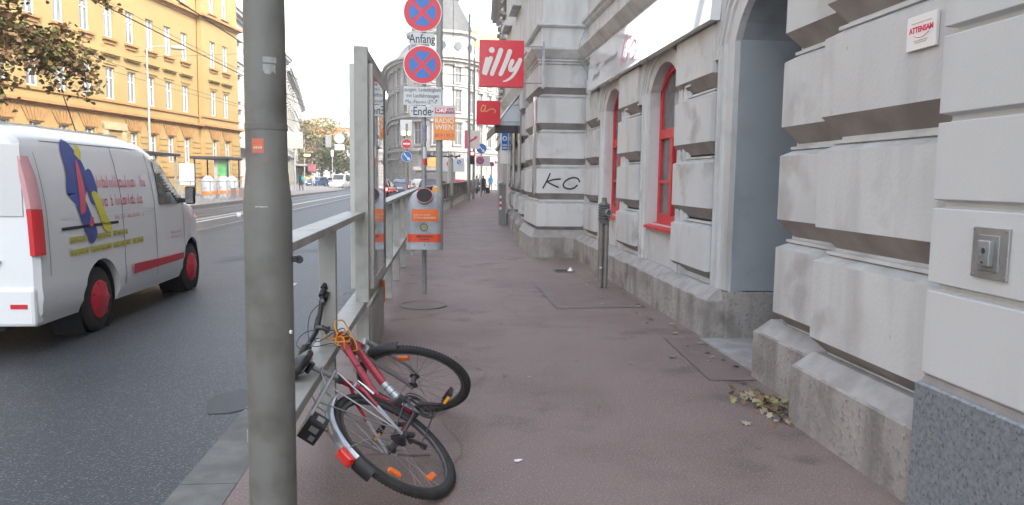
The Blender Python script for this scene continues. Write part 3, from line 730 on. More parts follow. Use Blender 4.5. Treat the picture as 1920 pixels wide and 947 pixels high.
# ================= BICYCLE (lying against the low beam)
Rm=Matrix(((0.08445530159945339,-0.8252064209057622,0.5584815708039496,0.0582),(0.989026766305668,0.0012401528778056004,-0.14773123417812853,3.534),(0.12121616048489059,0.5648299079517137,0.8162559754884244,.0075),(0,0,0,1)))
bk=bpy.data.objects.new('bicycle',None); COL.objects.link(bk); bk.matrix_world=Rm; ORG['bicycle']=Vector((0,0,0))
tag(bk,'red and silver trekking bicycle fallen over against the grey railing','bicycle')
M_brd=mat('bicycle_red_paint',(.34,.012,.035),rough=.25,coat=.6)
M_bsi=mat('bicycle_silver_paint',(.45,.48,.52),rough=.28,metal=.6,coat=.4)
M_alu=mat('dull_aluminium',(.42,.43,.44),rough=.35,metal=.8)
M_dal=mat('dark_steel',(.10,.10,.105),rough=.4,metal=.7)
M_refl=mat('orange_reflector',(.9,.16,.01),rough=.2,coat=.8)
M_tail=mat('red_reflector',(.75,.02,.012),rough=.15,coat=.8)
M_cable=mat('black_cable',(.015,.015,.015),rough=.5)
M_lock=mat('yellow_lock_cord',(.72,.30,.02),rough=.45)
def B(mb,name,m,parent=None,smooth=True,bev=0): return mb.build(name,m,parent or bk,smooth,bev,world=False)
HT=Vector((.72,.92,0)); HD=Vector((.30,-.95,0)).normalized(); SD=-1.037
RS=Matrix.Rotation(SD,3,HD)
def st(p): return HT+RS@(Vector(p)-HT)
def std(v): return RS@Vector(v)
def SM(mb):  # steer a whole mesh builder
    mb.v=[st(v) for v in mb.v]; return mb
def wheel(cx_,steer,front):
    f=SM if steer else (lambda m:m)
    c=(cx_,.35,0); nz=(0,0,1)
    m=MB(); 
    m.torus(c,nz,.3285,lambda t:.0205,72,10)
    w=B(f(m),'wheel',M_blk2)
    # tread knobs
    m=MB()
    for k in range(110):
        a=2*PI*k/110
        for s in (-1,1):
            d=Vector((math.cos(a),math.sin(a),0)); t=Vector((-d.y,d.x,0)); q=Vector(c)+d*.3465+Vector((0,0,s*.009))
            m.loft([[q-t*.006-Vector((0,0,.005)),q+t*.006-Vector((0,0,.005)),q+t*.006+Vector((0,0,.005)),q-t*.006+Vector((0,0,.005))],[q+d*.004-t*.005-Vector((0,0,.004)),q+d*.004+t*.005-Vector((0,0,.004)),q+d*.004+t*.005+Vector((0,0,.004)),q+d*.004-t*.005+Vector((0,0,.004))]])
    B(f(m),'tread',M_blk2,w,False)
    m=MB(); n=72
    prof_=[(.311,-.012),(.296,-.012),(.290,-.006),(.290,.006),(.296,.012),(.311,.012)]
    rings=[[Vector(c)+Vector((math.cos(2*PI*i/n)*r,math.sin(2*PI*i/n)*r,z)) for r,z in prof_] for i in range(n)]; rings.append(rings[0])
    m.loft(rings,False); B(f(m),'rim',M_dal if not front else mat('rim_dark_alu',(.16,.165,.17),rough=.35,metal=.8),w)
    m=MB(); n=32
    for k in range(n):
        a=2*PI*k/n; s=1 if k%2 else -1; off=.42 if (k//2)%2 else -.42
        m.tube([Vector(c)+Vector((math.cos(a+off)*.028,math.sin(a+off)*.028,s*.03)),Vector(c)+Vector((math.cos(a)*.292,math.sin(a)*.292,0))],.0011,4)
    B(f(m),'spokes',M_alu if False else mat('spoke_steel',(.22,.22,.225),rough=.35,metal=.8),w)
    m=MB(); m.lathe((cx_,.35,-.055),nz,[(0,.006),(.012,.008),(.013,.014),(.02,.03),(.026,.03),(.032,.017),(.078,.017),(.084,.03),(.09,.03),(.097,.014),(.098,.008),(.11,.006)],16); B(f(m),'hub',M_dal,w)
    for a in ((2.45,-.75) if front else (-2.95,-1.35)):
        pass
    angs=((2.6,-1.5) if front else (3.3,-1.9))
    for a in angs:
        m=MB(); q=Vector(c)+Vector((math.cos(a),math.sin(a),0))*.235; d=Vector((math.cos(a),math.sin(a),0)); t=Vector((-d.y,d.x,0))
        m.loft([[q-t*.040*s-d*.012,q-t*.044*s,q-t*.040*s+d*.012,q+t*.040*s+d*.012,q+t*.044*s,q+t*.040*s-d*.012] if False else [q+Vector((0,0,zz))-t*.032*s-d*.016*s,q+Vector((0,0,zz))-t*.036*s+d*.0*s,q+Vector((0,0,zz))-t*.032*s+d*.016*s,q+Vector((0,0,zz))+t*.032*s+d*.016*s,q+Vector((0,0,zz))+t*.036*s,q+Vector((0,0,zz))+t*.032*s-d*.016*s] for zz,s in ((-.007,.8),(-.004,1),(.006,1),(.009,.8))])
        B(f(m),'spoke_reflector',M_refl,w,False)
    return w
wr=wheel(0,False,False); wf=wheel(.98,True,True)
# frame
m=MB(); m.tube([(.705,.845,0),(.335,.525,0)],.019,14); B(m,'top_tube',M_brd)
m=MB(); m.tube([(.745,.765,0),(.52,.515,0)],.023,14); B(m,'down_tube',M_brd)
m=MB(); m.tube([(.52,.515,0),(.40,.30,0)],.0232,14); dt=B(m,'lower_down_tube',M_bsi)
m=MB()
for a in (.12,.3,.46): 
    p=Vector((.52,.515,0)).lerp(Vector((.40,.30,0)),a); m.tube([p,p+Vector((-.12,-.215,0)).normalized()*.004],.0238,14)
B(m,'decal_rings',M_letter,dt)
for i,s in enumerate('TREKKING' if False else ''): pass
m=MB()
for k in range(9):
    p=Vector((.745,.765,0)).lerp(Vector((.52,.515,0)),.18+.075*k); d=Vector((-.225,-.25,0)).normalized(); n_=Vector((.25,-.225,0)).normalized()
    ribbon(m,[(-.006,-.007),(.0,.008),(.005,-.006)],.003,p+Vector((0,0,.0232)),tuple(d),tuple(n_),(0,0,1),.0002)
B(m,'frame_decal',mat('dark_decal',(.05,.03,.035),rough=.4),None,False)
m=MB(); m.tube([(.268,.735,0),(.40,.30,0)],.0175,14); sT=B(m,'seat_tube',M_brd)
m=MB(); m.tube([(.262,.755,0),(.270,.728,0)],.0215,14); m.box(.235,.255,.735,.75,-.006,.03); B(m,'seat_clamp',M_dal,sT)
m=MB(); m.tube([HT-HD*-.03,HT-HD*-.2],.022,16); B(m,'head_tube',M_brd)
m=MB(); m.tube([(.40,.30,-.04),(.40,.30,.04)],.024,16); B(m,'bottom_bracket',M_dal)
for s in (-1,1):
    m=MB(); m.tube([(.285,.67,s*.012),(.22,.60,s*.04),(.14,.51,s*.05)],.009,8); B(m,'seat_stay',M_brd)
    m=MB(); m.tube([(.14,.51,s*.05),(.0,.35,s*.062)],.0085,8); B(m,'stay_end',M_bsi)
    m=MB(); m.tube([(.385,.31,s*.02),(.30,.315,s*.045),(.0,.35,s*.06)],.010,8); B(m,'chain_stay',M_brd if s<0 else M_dal)
# seat post, saddle
m=MB(); m.tube([(.262,.75,0),(.215,.895,0)],.0135,12); B(m,'seat_post',M_alu)
m=MB()
secs=[(-.135,.960,.030,.018),(-.125,.972,.062,.026),(-.09,.982,.080,.034),(-.04,.982,.078,.036),(.0,.976,.058,.036),(.05,.970,.036,.032),(.10,.967,.026,.028),(.135,.962,.021,.022),(.15,.955,.010,.012)]
rings=[]
for f_,u_,w_,h_ in secs:
    r=[]
    for k in range(16):
        a=2*PI*k/16; z=w_*math.cos(a); y=h_*math.sin(a)*(.45 if math.sin(a)>0 else 1.0)*(1 if True else 1)
        r.append(Vector((.185+f_*1.08,u_-.012+y*1.3-(abs(z)/.08)**2*.022,z*1.1)))
    rings.append(r)
m.loft(rings); sd_=B(m,'saddle',mat('black_saddle_vinyl',(.028,.028,.03),rough=.42))
m=MB()
for s in (-1,1): m.tube([(.10,.935,s*.03),(.15,.915,s*.022),(.24,.912,s*.022),(.33,.945,s*.008)],.0035,6)
m.tube([(.2,.90,-.03),(.2,.90,.03)],.014,10); B(m,'saddle_rails',M_dal,sd_)
# fork, headset, stem, bars
B(MB().tube([(.715,.935,0),(.712,.945,0)],.024,14),'headset_cup',M_dal); B(MB().tube([(.773,.728,0),(.777,.715,0)],.024,14),'headset_cup',M_dal)
f_=SM(MB().tube([(.780,.715,-.055),(.780,.715,.055)],.016,10)); B(f_,'fork_crown',M_bsi)
for s in (-1,1):
    m=SM(MB().tube([(.785,.715,s*.05),(.85,.56,s*.055),(.92,.42,s*.058),(.975,.355,s*.058)],[.0155,.015,.011,.008],10)); B(m,'fork_blade',M_alu)
m=SM(MB().tube([(.715,.93,0),(.70,.975,0),(.715,.995,0),(.735,1.0,0)],.0145,12)); B(m,'stem',M_dal)
bar=[(.63,1.035,-.345),(.655,1.03,-.22),(.70,1.01,-.10),(.735,.998,0),(.70,1.01,.10),(.655,1.03,.22),(.63,1.035,.345)]
hb=B(SM(MB().tube(catmull(bar,6),.0145,12)),'handlebar',M_black)
for s in (-1,1):
    m=MB(); P0=Vector((.649,1.031,s*.225)); P1=Vector((.628,1.036,s*.352))
    m.tube([P0.lerp(P1,t) for t in (0,.03,.1,.5,.9,1)],[.016,.022,.019,.0185,.0195,.017],12); g_=B(SM(m),'grip',M_blk2,hb)
    # shifter and brake clamp
    m=MB(); q=Vector((.66,1.028,s*.195)); m.tube([q-Vector((0,0,.018)),q+Vector((0,0,.018))],.021,12); m.box(q.x-.01,q.x+.04,q.y-.035,q.y-.008,q.z-.022,q.z+.022); B(SM(m),'shifter',M_black,hb,True,.003)
    m=MB(); m.tube(catmull([(.70,1.005,s*.165),(.735,1.0,s*.18),(.74,.99,s*.235),(.735,.985,s*.29),(.715,.985,s*.325)],5),[.007]*21,8); B(SM(m),'brake_lever',M_silver,hb)
    m=MB(); m.tube([(.66,1.02,s*.15),(.705,1.005,s*.165)],.012,10); B(SM(m),'brake_clamp',M_dal,hb)
# cables looping from the levers
def cable(pts,r=.0026,name='cable',m=M_cable,parent=None): 
    return B(MB().tube(catmull(pts,8),r,6),name,m,parent)
cable([st((.715,1.005,.155)),st((.80,1.02,.10)),st((.86,.98,.0)),Vector((.80,.88,.02)),Vector((.74,.83,.025)),Vector((.62,.70,.03))])
cable([st((.715,1.005,-.155)),st((.82,1.03,-.08)),st((.87,.98,.03)),st((.83,.84,.03)),st((.80,.74,.02))])
cable([st((.69,1.0,.2)),st((.80,1.06,.12)),st((.83,1.0,-.05)),Vector((.70,.86,-.04)),Vector((.6,.72,-.03))])
cable([st((.69,1.0,-.2)),st((.78,1.08,-.1)),st((.84,1.03,.05)),Vector((.72,.84,.04)),Vector((.55,.70,.025))])
# yellow lock cord tied round the head tube
rr=random.Random(3)
pts=[]
for k in range(15):
    a=k*1.25; c0=Vector((.70,.845,0)).lerp(Vector((.62,.80,0)),k/26)
    pts.append(c0+Vector((.033*math.cos(a)*(.8+.6*rr.random()),.036*math.sin(a)*(.7+.7*rr.random()),.034*math.sin(a*1.3+1)+.012)))
pts=[Vector((.54,.93,.03)),Vector((.60,.93,.02)),Vector((.66,.90,-.02))]+pts+[Vector((.60,.74,.05))]
cable(pts,.0038,'lock_cord',M_lock)
cable([(.66,.88,.03),(.72,.93,.06),(.76,.90,.08),(.75,.83,.05),(.69,.77,.04),(.64,.74,.03)],.0038,'lock_cord',M_lock)
# headlight and front mudguard
m=MB(); m.lathe(st((.845,.775,0)),std((-.35,.1,.0))*-1,[(-.03,.012),(-.01,.030),(.02,.034),(.03,.034)],18); hl=B(m,'headlight',M_dal)
m=MB(); m.lathe(Vector(st((.845,.775,0)))+std((1,-.28,0)).normalized()*.031,std((1,-.28,0)),[(0,.033),(.006,.028),(.010,.015)],18); B(m,'lens',mat('headlight_lens',(.62,.62,.60),rough=.15,coat=.8),hl)
cable([st((.845,.76,0)),st((.82,.73,0)),st((.79,.715,0))],.004,'lamp_bracket',M_alu)
def fender(cx_,a0,a1,R=.372,steer=False,w=.027):
    m=MB(); n=26; rings=[]
    for i in range(n+1):
        a=a0+(a1-a0)*i/n; d=Vector((math.cos(a),math.sin(a),0)); r=[]
        for z,h in ((-1,-.014),(-.7,-.003),(0,.002),(.7,-.003),(1,-.014),(.95,-.017),(.6,-.006),(0,-.001),(-.6,-.006),(-.95,-.017)):
            r.append(Vector((cx_,.35,0))+d*(R+h)+Vector((0,0,z*w)))
        rings.append(r)
    m.loft(rings); return SM(m) if steer else m
B(fender(.98,1.45,2.05,.374,True,.029),'front_mudguard',M_bsi)
B(fender(.98,2.05,2.60,.374,True,.029),'front_mudguard_black',M_black)
rf=B(fender(0,1.25,2.72,.378,False,.033),'rear_mudguard',M_bsi)
B(fender(0,2.72,2.98,.382,False,.036),'mud_flap',M_black,rf)
m=MB(); q=Vector((-.335,.535,0)); d=Vector((math.cos(2.62),math.sin(2.62),0)); t=Vector((-d.y,d.x,0))
c0=Vector((0,.35,0))+d*.385
m.loft([[c0+d*h-t*.040*s-Vector((0,0,.022*s)),c0+d*h-t*.044*s+Vector((0,0,.0)),c0+d*h-t*.040*s+Vector((0,0,.022*s)),c0+d*h+t*.038*s+Vector((0,0,.024*s)),c0+d*h+t*.042*s,c0+d*h+t*.038*s-Vector((0,0,.024*s))] for h,s in ((0,1),(.012,1.05),(.028,.95),(.034,.7))]); B(m,'rear_reflector',M_tail,None,False)
for s in (-1,1):
    m=MB(); m.tube([(0,.36,s*.066),(-.20,.50,s*.05),(-.31,.555,s*.034)],.0025,6); B(m,'mudguard_stay',M_alu)
# rear rack
RK=.775
m=MB()
for s in (-1,1): m.tube(catmull([(.235,RK+.01,s*.01),(.21,RK+.01,s*.05),(.15,RK+.008,s*.062),(-.26,RK,s*.062),(-.29,RK,s*.05),(-.30,RK,s*.0)],4),.0048,8)
for z in (-.03,0,.03): m.tube([(.20,RK+.008,z),(-.29,RK,z)],.0032,6)
for f__ in (.14,.0,-.14): m.tube([(f__,RK+.004,-.062),(f__,RK+.004,.062)],.0032,6)
rk=B(m,'rear_rack',M_alu)
m=MB(); m.tube(catmull([(.02,RK+.006,.05),(.10,RK+.06,.055),(.20,RK+.075,.045),(.22,RK+.07,-.04),(.10,RK+.055,-.055),(.02,RK+.006,-.05)],5),.0032,6); B(m,'spring_clip',M_alu,rk)
for s in (-1,1):
    m=MB(); m.tube([(.20,RK+.006,s*.060),(.0,.365,s*.072)],.0045,8); m.tube([(.02,RK,s*.062),(-.004,.37,s*.073)],.0036,8); m.tube([(-.17,RK,s*.062),(.004,.37,s*.0735)],.0036,8); B(m,'rack_stay',M_alu,rk)
m=MB(); m.box(-.325,-.235,RK-.085,RK+.002,-.052,.052); b_=B(m,'rack_bracket',M_black,rk,False,.006)
m=MB(); m.box(-.3275,-.325,RK-.07,RK-.045,-.035,-.01); m.box(-.3275,-.325,RK-.065,RK-.025,.005,.032); m.box(-.30,-.26,RK-.065,RK-.03,.052,.0535); B(m,'bracket_plate',M_alu,rk,False)
# drivetrain
m=MB(); m.torus((.40,.30,.055),(0,0,1),.082,.004,40,6); m.torus((.40,.30,.055),(0,0,1),.066,.006,40,6)
for k in range(5):
    a=2*PI*k/5; m.tube([(.40,.30,.055),(.40+.07*math.cos(a),.30+.07*math.sin(a),.055)],.008,6)
for k in range(40):
    a=2*PI*k/40; q=Vector((.40+.088*math.cos(a),.30+.088*math.sin(a),.055)); m.box(q.x-.003,q.x+.003,q.y-.003,q.y+.003,.053,.057)
cg=B(m,'chainring',M_dal)
m=MB(); m.torus((.40,.30,.062),(0,0,1),.098,.003,40,6); B(m,'chain_guard',M_dal,cg)
def crank(a,z,name='crank_arm'):
    d=Vector((math.cos(a),math.sin(a),0)); t=Vector((-d.y,d.x,0)); c_=Vector((.40,.30,z))
    m=MB(); m.loft([[c_+d*l-t*w_-Vector((0,0,.007)),c_+d*l+t*w_-Vector((0,0,.007)),c_+d*l+t*w_+Vector((0,0,.007)),c_+d*l-t*w_+Vector((0,0,.007))] for l,w_ in ((-.018,.012),(0,.017),(.03,.013),(.15,.010),(.172,.013),(.182,.009))])
    ca=B(m,name,M_dal,None,True,.002)
    e=c_+d*.17; s=1 if z>0 else -1
    m=MB(); m.tube([e,e+Vector((0,0,s*.105))],.006,8)
    for sx in (-1,1): m.box(e.x+sx*.040-.006,e.x+sx*.040+.006,e.y-.012,e.y+.012,min(e.z+s*.015,e.z+s*.105),max(e.z+s*.015,e.z+s*.105))
    m.box(e.x-.04,e.x+.04,e.y-.012,e.y+.012,min(e.z+s*.015,e.z+s*.024),max(e.z+s*.015,e.z+s*.024)); m.box(e.x-.04,e.x+.04,e.y-.012,e.y+.012,min(e.z+s*.096,e.z+s*.105),max(e.z+s*.096,e.z+s*.105))
    pd=B(m,'pedal',M_black,ca,False,.003)
    m=MB()
    for sx in (-1,1): m.box(e.x+sx*.0465-.001,e.x+sx*.0465+.001,e.y-.008,e.y+.008,min(e.z+s*.035,e.z+s*.085),max(e.z+s*.035,e.z+s*.085))
    B(m,'pedal_reflector',mat('amber_reflector',(.85,.38,.02),rough=.2,coat=.6),pd,False)
crank(-.72,.075); crank(-.72+PI,-.075)
m=MB()
for k,r in enumerate((.022,.026,.030,.034,.038,.042,.046)): m.lathe((0,.35,.052-.004*k),(0,0,1),[(0,r),(.002,r)],28)
B(m,'cassette',M_dal,wr)
# chain
m=MB()
def link(a,b,z0,z1,n):
    for i in range(n):
        p=Vector(a).lerp(Vector(b),(i+.5)/n); q=Vector(a).lerp(Vector(b),(i+.95)/n); m.tube([Vector(a).lerp(Vector(b),(i+.1)/n),q],.0042,4)
link((.40,.388,.053),(.0,.385,.045),0,0,34); link((.40,.212,.053),(.045,.235,.045),0,0,30); link((.045,.235,.045),(.02,.315,.045),0,0,7)
B(m,'chain',M_dal,None,False)
m=MB(); m.lathe((.015,.295,.04),(0,0,1),[(0,.012),(.012,.012)],12); m.lathe((.045,.222,.04),(0,0,1),[(0,.018),(.012,.018)],14); m.tube([(.0,.335,.06),(.015,.295,.058),(.05,.21,.058)],.008,6); m.tube([(.0,.34,.075),(.03,.30,.078)],.015,8); B(m,'rear_derailleur',M_dal)
m=MB(); m.box(.33,.375,.395,.43,.02,.07); m.tube([(.345,.44,0),(.34,.46,0)],.022,12); m.box(.35,.40,.375,.395,.045,.062); B(m,'front_derailleur',M_dal,None,False,.003)
# rear brake caliper & kickstand
m=MB(); m.tube([(.21,.66,.03),(.27,.66,.045),(.25,.60,.05)],.007,8); m.tube([(.255,.615,.05),(.225,.555,.055)],.0085,8); B(m,'rear_brake',M_silver)
cable([(.50,.66,.03),(.42,.70,.05),(.32,.68,.05),(.27,.655,.045)],.0022)
m=MB(); m.tube([(.05,.31,-.07),(.16,.22,-.085),(.30,.12,-.10)],.0075,8); B(m,'kickstand',M_alu)

# ================= SMALL THINGS ON THE SIDEWALK
cp_=MB(); cp_.lathe((-.425,3.70,.004),(0,0,1),[(0,.016),(.002,.018),(.012,.017),(.014,.010)],12); tag(cp_.build('bottle_cap',mat('green_plastic',(.02,.22,.08),rough=.4),None,True,org=(-.425,3.70,.004)),'small green crushed cap on the asphalt below the rear wheel','cap')
m=MB(); m.prism(blob(.40,3.80,.022,.014,.005,8,.3,.2),(0,0,.003)); tag(m.build('paper_scrap',M_white,org=(.40,3.80,.005)),'tiny white paper scrap on the open asphalt right of the bicycle','litter')
m=MB(); m.torus((-.235,8.66,.006),(0,0,1),.27,.008,36,6); mc=empty('manhole_cover',(-.235,8.66,.0),'round asphalt filled manhole cover at the foot of the railing by the bin','manhole cover')
m.build('ring',M_cast,mc,True); MB().lathe((-.235,8.66,.003),(0,0,1),[(0,.265),(.004,.262)],32).build('cover',M_sp,mc)
dr=empty('drain_grate',(1.96,11.9,0),'small dark drain grate near the corner pier with white crumpled tissue beside it','drain')
m=MB(); m.box(1.80,2.12,11.75,11.78,.004,.02); m.box(1.80,2.12,12.0,12.03,.004,.02); m.box(1.80,1.83,11.78,12.0,.004,.02); m.box(2.09,2.12,11.78,12.0,.004,.02); m.build('frame',M_cast,dr)
MB().box(1.83,2.09,11.78,12.0,.004,.009).build('grate',M_dark,dr)
m=MB(); 
rings=[]
for k in range(5):
    rings.append([(2.06+math.cos(2*PI*i/8)*.055*(1-.2*k)*random.uniform(.7,1.2),11.85+math.sin(2*PI*i/8)*.05*(1-.2*k)*random.uniform(.7,1.2),.01+.015*k) for i in range(8)])
m.loft(rings); tag(m.build('paper_tissue',M_white,org=(2.06,11.85,.02)),'white crumpled tissue lying on the drain grate','tissue')
# fallen leaves: heap against the plinth corner, and scatter along the wall
LM=[mat('leaf_yellow_green',(.27,.25,.10),rough=.8),mat('leaf_brown',(.17,.10,.06),rough=.8),mat('leaf_pale',(.33,.29,.21),rough=.8)]
def leafshape(mb,c,s,yaw,tilt,mi):
    P=[(0,-1),(.35,-.45),(.95,-.35),(.55,.05),(.75,.6),(.28,.45),(0,1),(-.28,.45),(-.75,.6),(-.55,.05),(-.95,-.35),(-.35,-.45)]
    R=Matrix.Rotation(yaw,3,'Z')@Matrix.Rotation(tilt,3,'X')@Matrix.Rotation(tilt*.7,3,'Y')
    mb.poly([Vector(c)+R@Vector((x*s,y*s,.12*s*(x*x-y*y))) for x,y in P],mi)
m=MB()
for k in range(120):
    t=random.random(); x=2.17+random.gauss(.0,.075)-(.04*t); y=4.56+random.gauss(.12,.17); x=min(x,2.33 if y>4.4 else 2.14)
    leafshape(m,(x,y,.012+random.random()*.05*math.exp(-((x-2.15)**2+(y-4.65)**2)*20)),random.uniform(.018,.042),random.uniform(0,6.3),random.uniform(-.9,.9),random.choice((0,0,1,1,2,2)))
tag(m.build('leaf_litter',LM),'heap of yellow and brown fallen leaves in the corner of the stone plinth','leaves',kind='stuff')
m=MB()
for k in range(60):
    y=random.uniform(4.2,13.5); x=2.45-abs(random.gauss(0,.28))
    if y<5.4: x-=.2
    leafshape(m,(x,y,.012),random.uniform(.018,.042),random.uniform(0,6.3),random.uniform(-.3,.3),random.choice((1,2,2,0)))
for k in range(26):
    leafshape(m,(random.uniform(-.5,1.6),random.uniform(4.5,16),.010),random.uniform(.012,.03),random.uniform(0,6.3),random.uniform(-.2,.2),random.choice((1,2,1)))
tag(m.build('scattered_leaves',LM),'thin scatter of small dry leaves along the sidewalk and wall foot','leaves',kind='stuff')
# ================= YELLOW BUILDING ACROSS THE STREET
YB=Vector((-19.19,70.9,0)); YU=Vector((-.1632,-.9866,0)); YN=Vector((.9866,-.1632,0))
def yp(s,z,o=0): return YB+YU*s+YN*o+Vector((0,0,z))
def ybox(mb,s0,s1,z0,z1,o0,o1,mi=0):
    vs=[yp(s,z,o) for z in (z0,z1) for s in (s0,s1) for o in (o0,o1)]
    return mb.add(vs,[(0,2,3,1),(4,5,7,6),(0,1,5,4),(2,6,7,3),(0,4,6,2),(1,3,7,5)],mi)
M_yel=mat('yellow_render',(.295,.215,.088),(.262,.188,.074),scale=.5,rough=.9,dirt=(.29,.20,.08),dsc=.9)
M_yel2=mat('ochre_rusticated_render',(.31,.212,.083),(.275,.183,.07),scale=.8,rough=.9)
M_yel3=mat('dark_ochre_trim',(.26,.145,.055),(.30,.17,.065),scale=2,rough=.9)
M_ywin=mat('white_window_frame',(.42,.42,.41),rough=.5)
M_ygl=mat('curtained_pane',(.20,.22,.23),(.11,.125,.135),scale=.7,rough=.12)
yb=empty('yellow_building',tuple(yp(0,0)),'long yellow ochre building with white windows behind the passing van','building')
SL=84
WS=[2.4,4.75,8.6]+[11.07+2.46*i for i in range(29)]
RO=[(2.42,4.40),(6.45,8.55),(10.5,12.65),(14.95,17.0)]
DW=8  # index of the portal
mb=MB()
edges=[]
# wall built as strips between window columns so that the windows sit in real openings
def ywall(mb,o,s0,s1,z0,z1,wins,zs,hw=.50,mi=0):
    s=s0
    for w in wins:
        if w-hw<s0 or w+hw>s1: continue
        ybox(mb,s,w-hw,z0,z1,o-.4,o,mi); z=z0
        for a,b in zs:
            ybox(mb,w-hw,w+hw,z,a,o-.4,o,mi); z=b
        ybox(mb,w-hw,w+hw,z,z1,o-.4,o,mi); s=w+hw
    ybox(mb,s,s1,z0,z1,o-.4,o,mi)
ywall(mb,0,6.6,SL,5.6,20,WS,RO[1:]); ywall(mb,.45,0,6.6,5.6,20,WS[:2],RO[1:])
ybox(mb,0,SL,-.1,20.,-12,-.6)
mb.build('wall',M_yel,yb)
mb=MB(); GW=[w for i,w in enumerate(WS) if i!=6]
ywall(mb,.06,6.6,SL,1.2,5.3,GW,[RO[0]]); ywall(mb,.51,0,6.6,1.2,5.3,WS[:2],[RO[0]])
mb.build('rusticated_base',M_yel2,yb)
mb=MB(); ybox(mb,6.6,SL,-.1,1.2,-.4,.14); ybox(mb,-.05,6.6,-.1,1.2,-.4,.60); mb.build('base_wall',M_yel,yb)
mb=MB()
for z in [1.55+.42*i for i in range(7)]:
    for lst,o,a0,a1 in ((WS[:2],.51,0,6.6),(GW[2-0:],.06,6.6,SL)):
        s=a0
        for w in lst+[None]:
            e=a1 if w is None else w-.72
            if e>s+.1: ybox(mb,s+.02,e,z+.03,z+.39,o-.02,o+.06)
            if w is not None: s=w+.72
mb.build('rustication_bands',M_yel2,yb)
def ytrim(name,z,prof,m):
    mb=MB()
    for s0,s1,o in ((6.6,SL,0),(-.0,6.6,.45)):
        for a,b,c in prof: ybox(mb,s0-(c if s0==0 else 0),s1+.0+(c if s1==6.6 else 0),z+a,z+b,o-.1,o+c)
    return mb.build(name,m,yb)
ytrim('first_cornice',5.3,[(0,.1,.10),(.1,.2,.22),(.2,.34,.40),(.34,.38,.34)],M_yel3)
ytrim('sill_band',6.22,[(0,.14,.12)],M_yel3)
ytrim('base_cornice',1.2,[(0,.1,.16),(.1,.2,.24)],M_yel3)
ytrim('upper_cornice',14.15,[(0,.1,.1),(.1,.22,.2),(.22,.38,.45),(.38,.42,.40)],M_yel3)
ytrim('eaves_cornice',19.2,[(0,.2,.2),(.2,.5,.6),(.5,.7,.8)],M_yel3)
for i,w in enumerate(WS):
    for r,(a,b) in enumerate(RO):
        if r==0 and i==6: continue
        if w>47 and (r!=1 or True) and w>50: continue
        o=(.45 if w<6 else 0)-.16
        f_=MB()
        for s0,s1 in ((w-.5,w-.42),(w+.42,w+.5),(w-.05,w+.05)): ybox(f_,s0,s1,a,b,o-.04,o+.04)
        for z0,z1 in ((a,a+.08),(b-.08,b),(a+(b-a)*.66,a+(b-a)*.66+.08)): ybox(f_,w-.42,w+.42,z0,z1,o-.03,o+.03)
        wf=f_.build('window',M_ywin,yb); g=MB(); ybox(g,w-.42,w+.42,a+.06,b-.06,o-.035,o-.02); g.build('pane',M_ygl,wf)
        o=.45 if w<6 else 0
        if r==1:
            q=MB(); ybox(q,w-.95,w+.95,9.35,9.47,o,o+.30); ybox(q,w-.85,w+.85,9.25,9.35,o,o+.18); q.build('hood',M_yel2,wf); q=MB(); ybox(q,w-.72,w+.72,8.72,8.84,o,o+.08); q.build('lintel',M_yel2,wf)
        if r==2:
            q=MB(); ybox(q,w-.75,w+.75,10.28,10.42,o,o+.25); ybox(q,w-.6,w+.6,10.05,10.28,o,o+.10); q.build('sill',M_yel3,wf)
        if r==3:
            q=MB(); ybox(q,w-.7,w+.7,14.8,14.9,o,o+.2); q.build('sill',M_yel3,wf)
        if r==0:
            o=.51 if w<6 else .06; q=MB()
            for k in range(-3,4):
                c0=w+k*.20; c1=w+k*.34
                q.add([yp(c0-.07,4.48,o+.08),yp(c0+.07,4.48,o+.08),yp(c1+.12,5.2,o+.08),yp(c1-.12,5.2,o+.08),yp(c0-.07,4.48,o-.02),yp(c0+.07,4.48,o-.02),yp(c1+.12,5.2,o-.02),yp(c1-.12,5.2,o-.02)],[(0,1,2,3),(4,7,6,5),(0,4,5,1),(1,5,6,2),(2,6,7,3),(3,7,4,0)])
            q.build('lintel_stones',M_yel3,wf)
# portal
mb=MB(); w=WS[6]; ybox(mb,w-1.25,w-.8,0,4.75,.0,.25); ybox(mb,w+.8,w+1.25,0,4.75,.0,.25); ybox(mb,w-1.25,w+1.25,4.4,4.9,.0,.3); mb.build('stone_portal',mat('portal_stone',(.38,.30,.17),(.3,.25,.15),scale=3,rough=.9),yb)
mb=MB(); ybox(mb,w-.8,w+.8,0,4.4,.06,.10); mb.build('portal_opening',mat('portal_shadow_wall',(.30,.17,.09),rough=.9),yb)
text('red_lettering','BEZIRK',.75,mat('faded_red_letters',(.50,.16,.08),rough=.8),yb,yp(19.2,13.35,.02),-YU,(0,0,1),.01,.9,.01)
mb=MB(); mb.add([yp(-.5,20,.9),yp(SL,20,.9),yp(SL,20,-12),yp(-.5,20,-12),yp(3,24,-5),yp(SL-3,24,-5)],[(0,1,5,4),(1,2,5),(2,3,4,5),(3,0,4)]); mb.build('roof',mat('red_brown_tiles',(.30,.10,.06),(.24,.08,.05),scale=3,rough=.9),yb)

